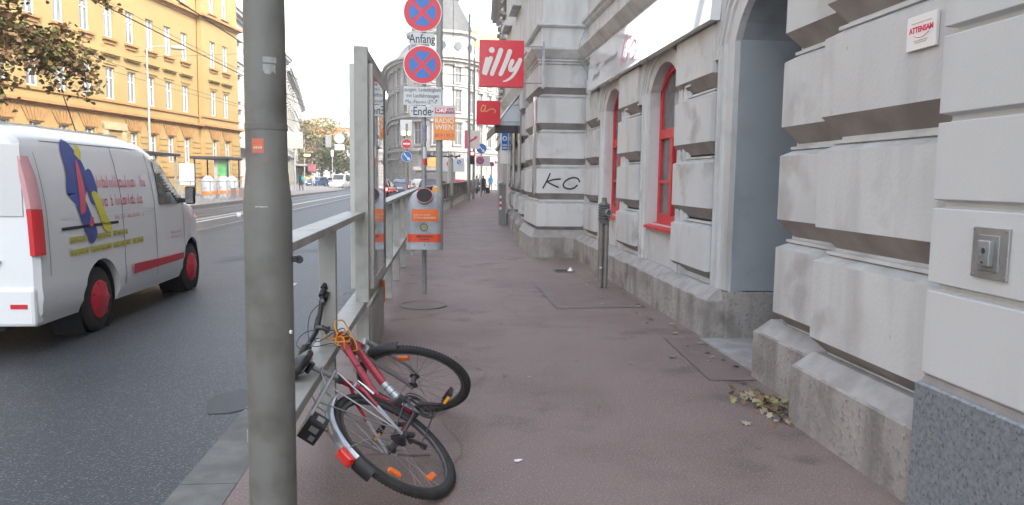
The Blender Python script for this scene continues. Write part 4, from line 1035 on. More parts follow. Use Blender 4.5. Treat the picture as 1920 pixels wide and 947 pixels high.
# ================= generic facade building along a ground line
def facade(name,label,A,Bp,H,mw,rows,step,mtrim,depth=12,ww=1.0,base=None,groundz=0,roof=None,cat='building',hoods=True,group=None,band=True,mpane=None):
    A=Vector((A[0],A[1],0));Bp=Vector((Bp[0],Bp[1],0)); L=(Bp-A).length; U=(Bp-A).normalized(); Nn=Vector((U.y,-U.x,0))
    # street side normal points towards x=-3 roughly
    mid=(A+Bp)/2
    if Nn.dot(Vector((-4,mid.y,0))-mid)<0: Nn=-Nn
    t=empty(name,tuple(A),label,cat,group)
    def P(s,z,o=0): return A+U*s+Nn*o+Vector((0,0,z+groundz))
    def bb(mb,s0,s1,z0,z1,o0,o1):
        vs=[P(s,z,o) for z in (z0,z1) for s in (s0,s1) for o in (o0,o1)]
        return mb.add(vs,[(0,2,3,1),(4,5,7,6),(0,1,5,4),(2,6,7,3),(0,4,6,2),(1,3,7,5)])
    mb=MB(); n=max(1,int(L/step)); st_=L/n; cs=[(i+.5)*st_ for i in range(n)]
    s=0
    for c in cs:
        bb(mb,s,c-ww/2,-.2,H,-.3,0); z=-.2
        for a,b in rows: bb(mb,c-ww/2,c+ww/2,z,a,-.3,0); z=b
        bb(mb,c-ww/2,c+ww/2,z,H,-.3,0); s=c+ww/2
    bb(mb,s,L,-.2,H,-.3,0); bb(mb,0,L,-.2,H,-depth,-.35)
    mb.build('wall',mw,t)
    for c in cs:
        for a,b in rows:
            f_=MB(); 
            for s0,s1 in ((c-ww/2,c-ww/2+.09),(c+ww/2-.09,c+ww/2),(c-.05,c+.05)): bb(f_,s0,s1,a,b,-.16,-.10)
            bb(f_,c-ww/2,c+ww/2,a+(b-a)*.62,a+(b-a)*.62+.09,-.15,-.11); bb(f_,c-ww/2,c+ww/2,b-.08,b,-.15,-.11)
            wf=f_.build('window',M_ywin,t); g=MB(); bb(g,c-ww/2,c+ww/2,a,b,-.20,-.17); g.build('pane',mpane or M_glass,wf)
            if hoods and a>4:
                q=MB(); bb(q,c-ww/2-.25,c+ww/2+.25,b+.25,b+.42,0,.32); bb(q,c-ww/2-.2,c+ww/2+.2,b,b+.25,0,.08); q.build('hood',mtrim,wf)
                q=MB(); bb(q,c-ww/2-.18,c+ww/2+.18,a-.22,a-.08,0,.2); q.build('sill',mtrim,wf)
    tr=MB(); bb(tr,-.3,L+.3,H-.9,H-.6,0,.3); bb(tr,-.4,L+.4,H-.6,H-.25,0,.7); bb(tr,-.45,L+.45,H-.25,H,0,.85)
    if band: bb(tr,-.05,L+.05,4.3,4.55,0,.22); bb(tr,-.05,L+.05,H-5,H-4.85,0,.15)
    tr.build('stone_trim',mtrim,t)
    if base:
        mb=MB()
        for k in range(9): bb(mb,.02,L-.02,.2+.44*k,.2+.44*k+.38,0,.07) if False else None
    if roof:
        mb=MB(); mb.add([P(-.3,H,.6),P(L+.3,H,.6),P(L+.3,H,-depth),P(-.3,H,-depth),P(.0,H+3.5,-4),P(L,H+3.5,-4)],[(0,1,5,4),(1,2,5),(2,3,4,5),(3,0,4)]); mb.build('roof',roof,t)
    return t,P,bb,L
M_wh=mat('white_stucco',(.42,.42,.41),(.37,.37,.36),scale=.5,rough=.9)
M_wh2=mat('off_white_trim',(.36,.36,.35),(.30,.30,.295),scale=2,rough=.9)
M_grs=mat('pale_grey_stucco',(.36,.36,.35),(.31,.31,.30),scale=.6,rough=.9)
M_olive=mat('olive_grey_render',(.28,.27,.22),(.34,.33,.28),scale=.7,rough=.9)
M_tile=MATS['red_brown_tiles']
M_beige=mat('pinkish_beige_stucco',(.52,.46,.43),(.46,.41,.385),scale=.5,rough=.9)
R4=[(.6,3.4),(5.6,7.9),(9.2,11.4),(12.8,14.8)]
t,P,bb,L=facade('white_corner_house','white stucco house with dark shop front just beyond the yellow building',(-20.9,75),(-22.3,110),18,M_wh,R4,3.1,M_wh2,roof=M_tile)
mb=MB(); bb(mb,.2,L-.2,3.5,4.25,.02,.3); sg=mb.build('shop_sign_band',mat('shop_band_black',(.03,.03,.035),rough=.5),t)
text('white_lettering','KIND',.62,M_white,sg,P(27.2,3.88,.31),-(P(1,0)-P(0,0)),(0,0,1),.02,1,.01) if False else None
Uu=(P(1,0)-P(0,0))
text('white_lettering','ND',.95,M_white,sg,P(3.0,3.88,.31),Uu if Uu.cross(Vector((0,0,1))).dot(P(0,0,1)-P(0,0,0))>0 else -Uu,(0,0,1),.02,1,.012)
text('white_lettering','KIND',.8,M_white,sg,P(22.5,3.88,.31),Uu if Uu.cross(Vector((0,0,1))).dot(P(0,0,1)-P(0,0,0))>0 else -Uu,(0,0,1),.02,1,.012)
# open side wall towards the cross street, same house
mb=MB(); mb.box(-33,-20.95,74.6,75.0,-.1,18)
mb.build('side_wall',M_wh,t)
for z in (1.0,5.6,9.2,12.8):
    for x in (-22.4,-25.2): bx('side_window',M_glass,t,x-.5,x+.5,74.55,74.6,z,z+2.1); bx('side_sill',M_wh2,t,x-.65,x+.65,74.4,74.58,z-.2,z-.05); bx('side_hood',M_wh2,t,x-.65,x+.65,74.35,74.58,z+2.2,z+2.4)
facade('townhouse','narrow olive grey house between the two white houses on the left',(-22.6,110.5),(-26,134),17,M_olive,R4,3.4,M_wh2)
t,P,bb,L=facade('townhouse','last pale grey house of the left row before the autumn trees',(-26.4,134.5),(-36,196),18.5,M_grs,R4,3.6,M_wh2,roof=M_tile)
mb=MB(); bb(mb,2,L-2,3.3,3.6,0,2.2); mb.build('shop_canopy',M_wh2,t)
# far house with the red roof closing the street
M_far=mat('far_cream_render',(.33,.325,.31),(.29,.285,.275),scale=.4,rough=.9)
t,P,bb,L=facade('red_roofed_house','pale house with a red tiled roof closing the street beyond the trees',(-38,222),(-14,226),12.5,M_far,[(.8,3),(4.2,6.2),(7.6,9.6)],3.2,M_wh2,roof=mat('bright_red_tiles',(.42,.11,.05),(.34,.09,.045),scale=2,rough=.9),hoods=False)
for k in range(3):
    s=8+5.5*k; mb=MB(); bb(mb,s,s+2.4,12.6,14.4,-1.6,.0); d_=mb.build('dormer',M_wh,t); mb=MB(); bb(mb,s+.4,s+2.0,13,14.1,0,.03); mb.build('dormer_window',M_glass,d_)
# wooded hill behind
mb=MB(); n=30
pts=[]
for i in range(n+1):
    x=-170+200*i/n; h=27+5*math.sin(i*.5)+random.uniform(-1.5,1.5); pts.append((x,h))
vs=[];fs=[]
for i,(x,h) in enumerate(pts): vs+=[(x,420,-2),(x,450,h*.55),(x,520,h)]
for i in range(n):
    for k in (0,1): a=3*i+k; fs.append((a,a+3,a+4,a+1))
mb.add(vs,fs); tag(mb.build('hills',mat('autumn_hillside',(.36,.20,.05),(.22,.15,.05),scale=.12,rough=1,detail=8),None,True),kind='structure')

# ================= BANK
M_bank=mat('bank_stucco',(.36,.355,.34),(.31,.305,.295),scale=.4,rough=.9,dirt=(.26,.255,.24),dsc=.8)
M_bankt=mat('bank_trim',(.30,.295,.28),(.24,.235,.22),scale=1.5,rough=.9)
M_slate=mat('grey_slate_roof',(.055,.058,.06),(.075,.078,.08),scale=2,rough=.7)
bp=[(-9.5,132),(-8.6,120),(-7.6,110),(-6.6,105),(-5.2,101),(-3.3,98.6),(-1.0,97.6),(1.4,98.2),(3.4,100.3),(5.2,103.5),(8.2,108.5),(12,114.5),(17,122)]
BP=[Vector((a,b,0)) for a,b in bp]; Q=catmull(BP,3)
bk_=empty('bank_building',(-1,97.6,0),'tall white bank house with rounded corner, arched orange entrance and dome at the junction','building')
def off(Q,d):
    out=[]
    for i,p in enumerate(Q):
        t_=(Q[min(i+1,len(Q)-1)]-Q[max(i-1,0)]).normalized(); out.append(p+Vector((t_.y,-t_.x,0))*d)
    return out
def bring(d,z): return [Vector((p.x,p.y,z)) for p in off(Q,d)]+[Vector((22,135,z)),Vector((-9,140,z))]
mb=MB(); mb.loft([bring(0,-.2),bring(0,16.6)]); mb.build('wall',M_bank,bk_)
mb=MB()
for z,h,o in ((4.9,.35,.35),(4.6,.3,.15),(9.0,.3,.25),(9.3,.25,.5),(13.3,.2,.2),(16.0,.4,.4),(16.4,.35,.9),(16.75,.25,1.2)):
    mb.loft([bring(o,z),bring(o,z+h)])
for k in range(10): mb.loft([bring(.07,.3+.43*k),bring(.07,.3+.43*k+.36)])
mb.build('cornices',M_bankt,bk_)
mb=MB(); mb.loft([bring(.2,17.0),bring(-1.4,19.4),bring(-2.0,19.5)]); mb.build('mansard_roof',M_bank,bk_)
dc=Vector((-.3,101.8,0))
mb=MB(); mb.lathe(dc,(0,0,1),[(16.8,4.3),(19.8,4.3),(19.9,4.7),(20.3,4.8),(20.4,4.2)],32); mb.build('drum',M_bank,bk_,True)
mb=MB(); mb.lathe(dc,(0,0,1),[(20.4,4.1),(21.2,4.0),(22.6,3.3),(24.0,2.5),(24.8,2.1),(25,2.3),(25.2,1.6),(26,.9),(27,.5),(28.5,.3),(31,.05)],28); mb.build('dome',M_slate,bk_,True)
for k in range(7):
    a=-PI/2+(k-3)*.5; c=dc+Vector((math.cos(a),math.sin(a),0))*4.32; mb=MB(); mb.lathe(c+Vector((0,0,18.4)),(math.cos(a),math.sin(a),0),[(0,.55),(.1,.55)],16); mb.build('round_window',M_glass,bk_)
# windows on the curved front
Lq=[0]
for a,b in zip(Q,Q[1:]): Lq.append(Lq[-1]+(b-a).length)
def onq(s):
    for i in range(len(Q)-1):
        if Lq[i+1]>=s: 
            t_=(s-Lq[i])/(Lq[i+1]-Lq[i]); return Q[i].lerp(Q[i+1],t_),(Q[i+1]-Q[i]).normalized()
def bwin(s,z0,z1,w,name='window',arch=False,m=None):
    p,t_=onq(s); nn=Vector((t_.y,-t_.x,0))
    f_=MB(); O=lambda a,z,o: p+t_*a+nn*o+Vector((0,0,z))
    def b2(mb,a0,a1,za,zb,o0,o1):
        vs=[O(a,z,o) for z in (za,zb) for a in (a0,a1) for o in (o0,o1)]; mb.add(vs,[(0,2,3,1),(4,5,7,6),(0,1,5,4),(2,6,7,3),(0,4,6,2),(1,3,7,5)])
    b2(f_,-w/2-.2,-w/2,z0-.1,z1+.2,-.05,.16); b2(f_,w/2,w/2+.2,z0-.1,z1+.2,-.05,.16); b2(f_,-w/2-.35,w/2+.35,z1+.2,z1+.45,-.05,.4); b2(f_,-w/2-.3,w/2+.3,z0-.3,z0-.1,-.05,.25)
    b2(f_,-.05,.05,z0,z1,0,.09); b2(f_,-w/2,w/2,z0+(z1-z0)*.65,z0+(z1-z0)*.65+.09,0,.09)
    o_=f_.build(name,M_bankt,bk_); g=MB(); b2(g,-w/2,w/2,z0,z1,-.02,.05); g.build('pane',mat('bank_pane',(.09,.095,.10),rough=.1),o_)
s=1.5
tot=Lq[-1]
cs=[]
while s<tot-1:
    cs.append(s); s+=2.75
for s in cs:
    bwin(s,13.9,15.6,.9); bwin(s,10.2,12.7,.95); bwin(s,5.9,8.5,1.15)
    p,_=onq(s)
    if abs(p.x+1)>3.0: bwin(s,.8,3.6,1.2,'shop_window')
# arched entrance
ps,pt=min(((onq(x/10)[0],x/10) for x in range(10,int(tot*10)-10)),key=lambda q:abs(q[0].x+1.1)+(0 if q[0].y<100 else 50))
p,t_=onq(pt); nn=Vector((t_.y,-t_.x,0))
def arc(r,z,o): return [p+t_*(r*math.cos(a))+nn*o+Vector((0,0,z+r*math.sin(a))) for a in [PI*k/14 for k in range(15)]]
mb=MB(); mb.prism(arc(1.35,2.9,.10),nn*.08); mb.build('arch_glazing',mat('orange_arch_glass',(.40,.22,.06),(.5,.3,.1),scale=2,rough=.4),bk_)
mb=MB(); mb.prism([p+t_*a+nn*.1+Vector((0,0,z)) for a,z in ((-2.6,0),(2.6,0),(2.6,2.35),(-2.6,2.35))],nn*.12); mb.build('entrance_glazing',mat('entrance_dark_glass',(.12,.12,.12),rough=.2),bk_)
mb=MB(); mb.prism([p+t_*a+nn*.1+Vector((0,0,z)) for a,z in ((-2.9,2.4),(2.9,2.4),(2.9,2.85),(-2.9,2.85))],nn*.3); mb.build('entrance_lintel',M_bankt,bk_)
text('bank_lettering','Bank Austria',.85,M_letter,bk_,p+nn*.22+Vector((0,0,4.62)),t_ ,(0,0,1),.05,1,.02)
# flanking white building left of the bank, further back
facade('townhouse','pale house behind the bank left wing beside the tall poster case',(-12.5,150),(-9.7,133),15,M_grs,R4[:3]+[(12,13.6)],3,M_wh2,depth=6)
# warm lit attic of a house behind the bank
f_=facade('rear_house','yellowish attic storey lit by the sun behind the right wing of the bank',(2.2,119),(9,125),24.0,mat('sunny_yellow_render',(.72,.56,.14),rough=.9),[(18.8,20)],3,M_wh2,depth=4,hoods=False,band=False)

# ================= RIGHT ROW BEYOND THE CORNER HOUSE
R5=[(.7,3.2),(5.6,7.9),(9.2,11.4),(12.8,14.8)]
facade('townhouse','pinkish beige house on the right beyond the awning',(2.45,24.8),(3.55,42),17,M_beige,R5,2.9,M_beige,ww=1.1)
facade('townhouse','pale grey stone house on the right near the parking sign',(3.6,42.2),(4.6,58),17.5,M_grs,R5,3.2,M_wh2,ww=1.1)
facade('townhouse','last beige house at the right end of the sidewalk',(4.65,58.2),(5.6,78),18,M_beige,R5,3.0,M_wh2,ww=1.1)

# awning, signs on the right
aw=empty('shop_awning',(1.9,19.5,2.6),'pale grey blue awning with black valance over the shop beyond the corner pier','awning')
mb=MB(); mb.prism([(2.0,19.3,3.75),(1.33,19.3,2.86),(1.31,19.3,2.84),(2.0,19.3,3.68)],(0,3.6,0)); mb.build('canvas',mat('pale_awning_cloth',(.50,.55,.58),rough=.8),aw)
mb=MB(); mb.prism([(2.0,19.3,3.75),(1.33,19.3,2.86),(2.0,19.3,2.86)],(0,.015,0)); mb.build('side_panel',MATS['pale_awning_cloth'],aw)
mb=MB(); mb.box(1.31,2.0,19.29,19.31,2.66,2.86); mb.box(1.31,1.33,19.31,22.9,2.66,2.86); mb.build('valance',M_letter,aw)
def hang_sign(name,label,x0,x1,y,z0,z1,m,xw):
    t=empty(name,(xw,y,z0),label,'sign')
    b=bx('sign_box',m,t,x0,x1,y-.06,y+.06,z0,z1,bev=.008)
    mb=MB(); mb.tube([(x1,y,z1-.09),(xw,y,z1-.09)],.012,8); mb.tube([(x1,y,z0+.09),(xw,y,z0+.09)],.012,8); mb.box(xw-.03,xw+.01,y-.05,y+.05,z0,z1); mb.build('bracket',M_galv,t)
    return t,b
M_sred=mat('glossy_red_sign',(.58,.018,.035),(.62,.03,.06),scale=1.2,rough=.22,coat=.5)
t,b=hang_sign('hanging_sign','large square red hanging sign with white illy lettering on the corner pier',.625,1.43,13.6,3.135,3.965,M_sred,1.80)
mb=MB(); O=(.625,13.538,3.135); X=(1,0,0);Y=(0,0,1);Nn=(0,-1,0); S=.81
def g(pts): return [(a*S,b_*S) for a,b_ in pts]
ribbon(mb,g([(.175,.60),(.15,.50),(.115,.37),(.10,.30)]),[.075,.06],O,X,Y,Nn,.000)
mb.disc((O[0]+.275*S,13.5375,O[2]+.80*S),(0,-1,0),.052,.002,20)
ribbon(mb,g([(.255,.62),(.20,.45),(.145,.28)]),[.080,.055],O,X,Y,Nn,.0022)
ribbon(mb,g([(.475,.80),(.40,.58),(.32,.38),(.285,.28)]),[.085,.075],O,X,Y,Nn,.001)
ribbon(mb,g([(.675,.78),(.60,.57),(.52,.38),(.475,.28)]),[.085,.075],O,X,Y,Nn,.001)
ribbon(mb,g([(.735,.57),(.685,.44),(.70,.37),(.79,.42),(.86,.54)]),[.075,.055],O,X,Y,Nn,.002)
ribbon(mb,g([(.905,.60),(.835,.40),(.735,.24),(.62,.15),(.54,.125)]),[.075,.022],O,X,Y,Nn,.001)
mb.build('white_logo',mat('logo_white',(.66,.62,.60),rough=.4),b)
t,b=hang_sign('hanging_sign','smaller square red hanging sign with faint golden script beside the awning',.825,1.435,19.2,2.86,3.465,M_sred,2.0)
mb=MB(); O=(.825,19.138,2.86); S=.61; M_gold=mat('faded_gold',(.70,.28,.10),rough=.4)
ribbon(mb,g([(.36,.76),(.27,.80),(.20,.68),(.20,.56),(.27,.54),(.36,.66)]),.03,O,X,Y,Nn,0)
ribbon(mb,g([(.38,.79),(.355,.66),(.35,.56),(.42,.55),(.53,.62),(.66,.65),(.76,.62),(.79,.54),(.74,.49)]),[.03,.02],O,X,Y,Nn,.001)
mb.build('script_logo',M_gold,b)
# parking garage sign
t=empty('parking_sign',(2.2,24.6,2.2),'white and blue vertical parking garage sign under the awning','sign')
b=bx('panel',M_white,t,1.86,2.12,24.5,24.56,1.98,3.0,bev=.004)
bx('blue_panel',M_blue,b,1.89,2.09,24.49,24.499,2.42,2.98)
mb=MB(); mb.torus((1.99,24.485,2.80),(0,1,0),.062,.018,20,6); mb.build('ring_symbol',M_white,b)
mb=MB(); mb.box(1.915,2.065,24.483,24.489,2.56,2.61); mb.box(1.915,2.065,24.483,24.489,2.47,2.52); mb.build('print_lines',M_signgrey,b)
bx('bracket',M_galv,t,2.12,2.5,24.52,24.54,2.7,2.74)
# utility cabinets / bollard barrier at the shop foot
for i,(x,y,h,lab) in enumerate(((1.88,23.9,1.3,'grey cabinet with red and white striped edge against the shop piers'),(2.08,26.6,1.25,'plain grey cabinet behind the red and white striped one'))):
    t=empty('utility_cabinet',(x,y,0),lab,'cabinet')
    M_cb=mat('cabinet_grey',(.22,.22,.215),rough=.5)
    bx('cabinet_body',M_cb,t,x-.10,x+.10,y-.15,y+.35,-.01,h,bev=.01)
    MB().prism([(x-.12,y-.18,h),(x+.12,y-.18,h),(x+.12,y-.18,h+.05),(x,y-.18,h+.10),(x-.12,y-.18,h+.05)],(0,.56,0)).build('cabinet_lid',M_galv,t)
    if i==0:
        mb=MB(); mb2=MB()
        for k in range(5): (mb if k%2 else mb2).box(x-.098,x-.03,y-.156,y-.151,.5+.09*k,.585+.09*k)
        mb.build('red_stripes',M_red,t); mb2.build('white_stripes',M_white,t)
# ================= VAN
M_van=mat('van_white_paint',(.70,.735,.76),rough=.25,coat=.7)
M_vtyre=M_blk2
vn=empty('delivery_van',(-4.45,6.72,G0),'white panel van with red wheel covers and colourful decals driving past','van')
VX,VY,VZ=-4.45,6.72,G0
HW=.95
def vprof(t):
    # returns bottom, sill, belt, roof heights and half width at length t (0..4.8)
    pts=[(0,.30,2.0,.90),(.05,.27,2.02,.945),(.5,.27,2.04,.95),(2.3,.25,2.03,.95),(2.75,.25,1.99,.95),(3.0,.25,1.91,.95),(3.3,.25,1.76,.945),(3.72,.25,1.46,.94),(3.98,.25,1.25,.93),(4.3,.25,1.11,.90),(4.62,.25,.97,.80),(4.76,.24,.80,.68),(4.80,.26,.62,.6)]
    for a,b in zip(pts,pts[1:]):
        if t<=b[0]: 
            k=(t-a[0])/(b[0]-a[0]); return tuple(a[i]+(b[i]-a[i])*k for i in (1,2,3))
    return pts[-1][1:]
def vside(t,z):
    zb,zr,hw=vprof(t); belt=min(1.18,zr-.05)
    if z<zb+.12: x=hw-.05+.05*(max(z-zb,0)/.12)
    elif z<belt: x=hw+.012*math.sin(PI*(z-zb)/(belt-zb))
    else:
        k=(z-belt)/max(zr-belt,.01); x=hw-.16*k**1.6*(1 if zr>1.3 else .6)
        if k>.85: x-=.12*((k-.85)/.15)**2
    if .45<z<.62 and .0<t: x+=.012
    return x
def vring(t):
    zb,zr,hw=vprof(t); belt=min(1.18,zr-.05); zs=[zb,zb+.06,zb+.12,.45 if .45>zb+.13 else zb+.14,.52,.62,.8,.98]
    zs=[min(z,belt-.01*(8-i)) for i,z in enumerate(zs)]+[belt]+[belt+(zr-belt)*k for k in (.2,.4,.6,.75,.85,.93,.975)]
    r=[(vside(t,z),z) for z in zs]; xt=r[-1][0]; r+=[(xt*.93,zr),(xt*.6,zr+.02),(0,zr+.03)]
    R=[Vector((VX+x,VY+t,VZ+z)) for x,z in r]; Lft=[Vector((VX-x,VY+t,VZ+z)) for x,z in r[-2::-1]]
    return R+Lft
mb=MB(); ts=[0,.02,.05,.09,.13,.2,.3,.5,.8,1.05,1.3,1.6,2.0,2.3,2.5,2.7]+[2.75+.05*k for k in range(31)]+[4.3,4.4,4.5,4.62,4.7,4.76,4.80]
mb.loft([vring(t) for t in ts]); body=mb.build('body',M_van,vn,True)
# wheel arches cut with a boolean, result baked
cut=MB()
for t in (1.20,4.0):
    cut.tube([(VX-1.2,VY+t,VZ+.33),(VX-.62,VY+t,VZ+.33)],.42,28); cut.tube([(VX+.62,VY+t,VZ+.33),(VX+1.2,VY+t,VZ+.33)],.42,28)
co=cut.build('cutter',M_dark,None); bo=body.modifiers.new('b','BOOLEAN'); bo.operation='DIFFERENCE'; bo.object=co; bo.solver='EXACT'
bpy.context.view_layer.update()
me2=bpy.data.meshes.new_from_object(body.evaluated_get(bpy.context.evaluated_depsgraph_get())); 
inv=-ORG[body.name]
body.modifiers.clear()
# the parent offset: the baked mesh is in local space already
body.data=me2
for p_ in body.data.polygons: p_.use_smooth=True
try: body.data.set_sharp_from_angle(angle=math.radians(35))
except Exception: pass
bpy.data.objects.remove(co)
body.data.materials.clear(); body.data.materials.append(M_van)
for p_ in body.data.polygons: p_.material_index=0
mb=MB()
for t in (1.20,4.0):
    for s in (-1,1): 
        mb=MB(); mb.lathe((VX+s*.90,VY+t,VZ+.33),(-s,0,0),[(0,.405),(.29,.405)],28,cap=False); mb.disc((VX+s*.61,VY+t,VZ+.33),(-s,0,0),.405,.01,28); mb.build('wheel_well',M_dark,vn)
        w=MB(); w.lathe((VX+s*.92,VY+t,VZ+.33),(-s,0,0),[(0,.26),(.01,.30),(.03,.33),(.19,.33),(.2,.28)],32); wh=w.build('wheel',M_blk2,vn,True)
        c_=MB(); c_.lathe((VX+s*.925,VY+t,VZ+.33),(s,0,0),[(-.02,.20),(.0,.195),(.012,.17),(.02,.10),(.03,.06)],24)
        for k in range(7):
            a=2*PI*k/7; d=Vector((0,math.cos(a),math.sin(a))); q=Vector((VX+s*.94,VY+t,VZ+.33)); tt=Vector((0,-math.sin(a),math.cos(a)))
            c_.add([q+d*.05-tt*.03,q+d*.05+tt*.03,q+d*.185+tt*.045-Vector((s*.012,0,0)),q+d*.185-tt*.045-Vector((s*.012,0,0)),q+d*.05+Vector((s*.012,0,0)),q+d*.20+Vector((s*.002,0,0))],[(0,1,4),(1,2,5,4),(0,4,5,3),(2,3,5)])
        c_.build('wheel_cover',mat('red_wheel_cover',(.50,.02,.04),rough=.4),wh,True)
mb=MB(); mb.box(VX-.6,VX+.6,VY+.1,VY+4.6,VZ+.22,VZ+.40); mb.build('underbody',M_dark,vn)
def decal(pts,name,m,lift=.005,n=10,side=1,par=None):
    if 'graphic' in name:
        q=[Vector((a,b,0)) for a,b in pts]; q=q[-2:]+q+q[:2]; q=catmull(q,5)[10:-11]; pts=[(v.x,v.y) for v in q]; n=26
    # polygon (t,z) cut into strips and laid onto the curved side
    mb=MB(); lo=min(p[1] for p in pts); hi=max(p[1] for p in pts)
    zs=[lo+(hi-lo)*k/n for k in range(n+1)]
    def span(z):
        xs=[]
        for (a,b),(c,d) in zip(pts,pts[1:]+pts[:1]):
            if (b<=z<d) or (d<=z<b): xs.append(a+(c-a)*(z-b)/(d-b))
        return (min(xs),max(xs)) if len(xs)>=2 else None
    for z0,z1 in zip(zs,zs[1:]):
        s0=span(z0+1e-4); s1=span(z1-1e-4)
        if not s0 or not s1: continue
        m_=max(1,int((s0[1]-s0[0])/.25))
        for i in range(m_):
            q=[]
            for (a,b),z,k in ((s0,z0,i/m_),(s0,z0,(i+1)/m_),(s1,z1,(i+1)/m_),(s1,z1,i/m_)):
                t=a+(b-a)*k; q.append((VX+side*(vside(t,z)+lift),VY+t,VZ+z))
            mb.poly(q)
    return mb.build(name,m,par or vn,True)
M_vglass=glassmat('van_window_glass',(.03,.05,.045),.04)
for s in (1,-1):
    decal([(2.80,1.24),(3.74,1.24),(3.60,1.42),(3.22,1.70),(3.02,1.80),(2.86,1.80)],'side_window',M_vglass,.014,16,s)
# windscreen and rear
mb=MB()
for a,b in ((3.1,3.3),(3.3,3.55),(3.55,3.92)):
    za=vprof(a)[1]+.037; zb_=vprof(b)[1]+.037; xa=vside(a,vprof(a)[1])*.80; xb=vside(b,vprof(b)[1])*.84
    mb.poly([(VX-xa,VY+a,VZ+za),(VX+xa,VY+a,VZ+za),(VX+xb,VY+b,VZ+zb_),(VX-xb,VY+b,VZ+zb_)])
mb.build('windscreen',M_vglass,vn)
M_vred=mat('van_taillight',(.55,.02,.03),rough=.2,coat=.6); M_vpink=mat('van_taillight_clear',(.55,.30,.32),rough=.2,coat=.6)
for s in (1,-1):
    def lamp(z0,z1,n,m,nm,tap):
        mb=MB(); rings=[]
        for k in range(n+1):
            z=z0+(z1-z0)*k/n; d=.95-vside(.3,z); q=1-tap*max(0,(k/n-.6)/.4)
            rings.append([Vector((VX+s*(x-d),VY+y,VZ+z)) for x,y in ((.95-.055*q,-.014),(.935,-.014),(.966,.03),(.970,.03+.075*q),(.94,.03+.075*q),(.90,.05))])
        mb.loft(rings); mb.build(nm,m,vn,True)
    lamp(.90,1.30,5,M_vred,'tail_light',0); lamp(1.305,1.76,8,M_vpink,'reversing_light',.55)
    bx('rear_reflector',M_vred,vn,VX+s*.80-.07,VX+s*.80+.07,VY-.035,VY-.02,VZ+.44,VZ+.48)
mb=MB(); mb.box(VX-.93,VX+.93,VY-.03,VY+.12,VZ+.28,VZ+.62); mb.build('rear_bumper',M_van,vn,bev=.03)
mb=MB(); mb.box(VX+.08,VX+.86,VY-.012,VY,VZ+1.24,VZ+1.86); mb.box(VX-.86,VX-.08,VY-.012,VY,VZ+1.24,VZ+1.86); mb.build('rear_window',mat('white_window_film',(.58,.60,.61),rough=.15,coat=.5),vn,bev=.005)
bx('door_seam',M_dark,vn,VX-.004,VX+.004,VY-.006,VY+.002,VZ+.64,VZ+1.95)
bx('number_plate',M_white,vn,VX-.26,VX+.26,VY-.045,VY-.03,VZ+.66,VZ+.77)
bx('rear_handle',M_silver,vn,VX+.50,VX+.66,VY-.03,VY,VZ+.83,VZ+.86,bev=.005)
# door gaps, slide rail, moulding
def line(pts,w=.010,name='panel_gap',m=M_dark):
    mb=MB()
    for (a,b),(c,d) in zip(pts,pts[1:]):
        k=max(1,int(abs(c-a)/.4)+int(abs(d-b)/.15))
        for i in range(k):
            p0=(a+(c-a)*i/k,b+(d-b)*i/k); p1=(a+(c-a)*(i+1)/k,b+(d-b)*(i+1)/k); dt=Vector((p1[0]-p0[0],p1[1]-p0[1],0)).normalized(); nx,ny=-dt.y*w/2,dt.x*w/2
            mb.poly([(VX+vside(x,z)+.004,VY+x,VZ+z) for x,z in ((p0[0]-nx,p0[1]-ny),(p1[0]-nx,p1[1]-ny),(p1[0]+nx,p1[1]+ny),(p0[0]+nx,p0[1]+ny))])
    return mb.build(name,m,vn)
line([(2.66,.36),(2.66,1.80),(2.72,1.90)]); line([(1.75,.36),(1.75,1.9)]); line([(3.66,.45),(3.66,1.26)]); line([(.35,1.90),(2.6,1.90)],.006); line([(.20,.7),(.20,1.8)],.006)
line([(.42,1.19),(2.6,1.20)],.008,'body_crease',M_signgrey); 
decal([(.42,1.085),(1.62,1.085),(1.62,1.115),(.42,1.115)],'slide_rail',M_dark,.008,2)
decal([(1.90,.50),(3.52,.50),(3.54,.60),(1.90,.61)],'red_moulding',mat('red_moulding',(.48,.02,.035),rough=.4),.022,4)
for t in (2.52,2.85): decal([(t-.07,1.15),(t+.07,1.15),(t+.07,1.18),(t-.07,1.18)],'door_handle',M_van,.03,2)
# decals: blue painter's sleeve shape, yellow strips, red lines of lettering (unreadable in the photo)
M_dblue=mat('decal_blue',(.03,.09,.38),(.05,.06,.22),scale=7,rough=.4); M_dyel=mat('decal_yellow',(.62,.58,.05),rough=.4); M_dred=mat('decal_red',(.62,.10,.16),rough=.4)
decal([(.60,1.42),(.66,1.62),(.68,1.86),(.80,1.94),(.98,1.80),(1.06,1.64),(1.0,1.45),(.90,1.36),(.74,1.30)],'blue_graphic',M_dblue,.006,16)
decal([(.74,1.30),(.90,1.38),(1.02,1.20),(1.12,1.02),(1.0,.92),(.88,1.0)],'blue_graphic',M_dblue,.0065,10)
decal([(.98,1.58),(1.16,1.66),(1.22,1.45),(1.14,1.30),(1.02,1.36)],'blue_graphic',M_dblue,.0068,8)
decal([(.92,1.80),(1.02,1.90),(1.06,1.82),(.98,1.74)],'yellow_graphic',M_dyel,.0085,4)
decal([(1.16,1.18),(1.24,1.20),(1.44,1.36-.30),(1.50,1.0),(1.38,.98)] if False else [(1.08,1.40),(1.20,1.42),(1.34,1.20),(1.46,1.06),(1.36,1.01),(1.22,1.10)],'yellow_graphic',M_dyel,.008,10)
decal([(.80,1.22),(.86,1.60),(.93,1.75),(.95,1.45),(.88,1.2)],'red_graphic',M_dred,.009,8)
decal([(.96,1.10),(1.04,1.10),(1.05,1.18),(.97,1.18)],'red_graphic',M_dred,.009,4)
rr=random.Random(11)
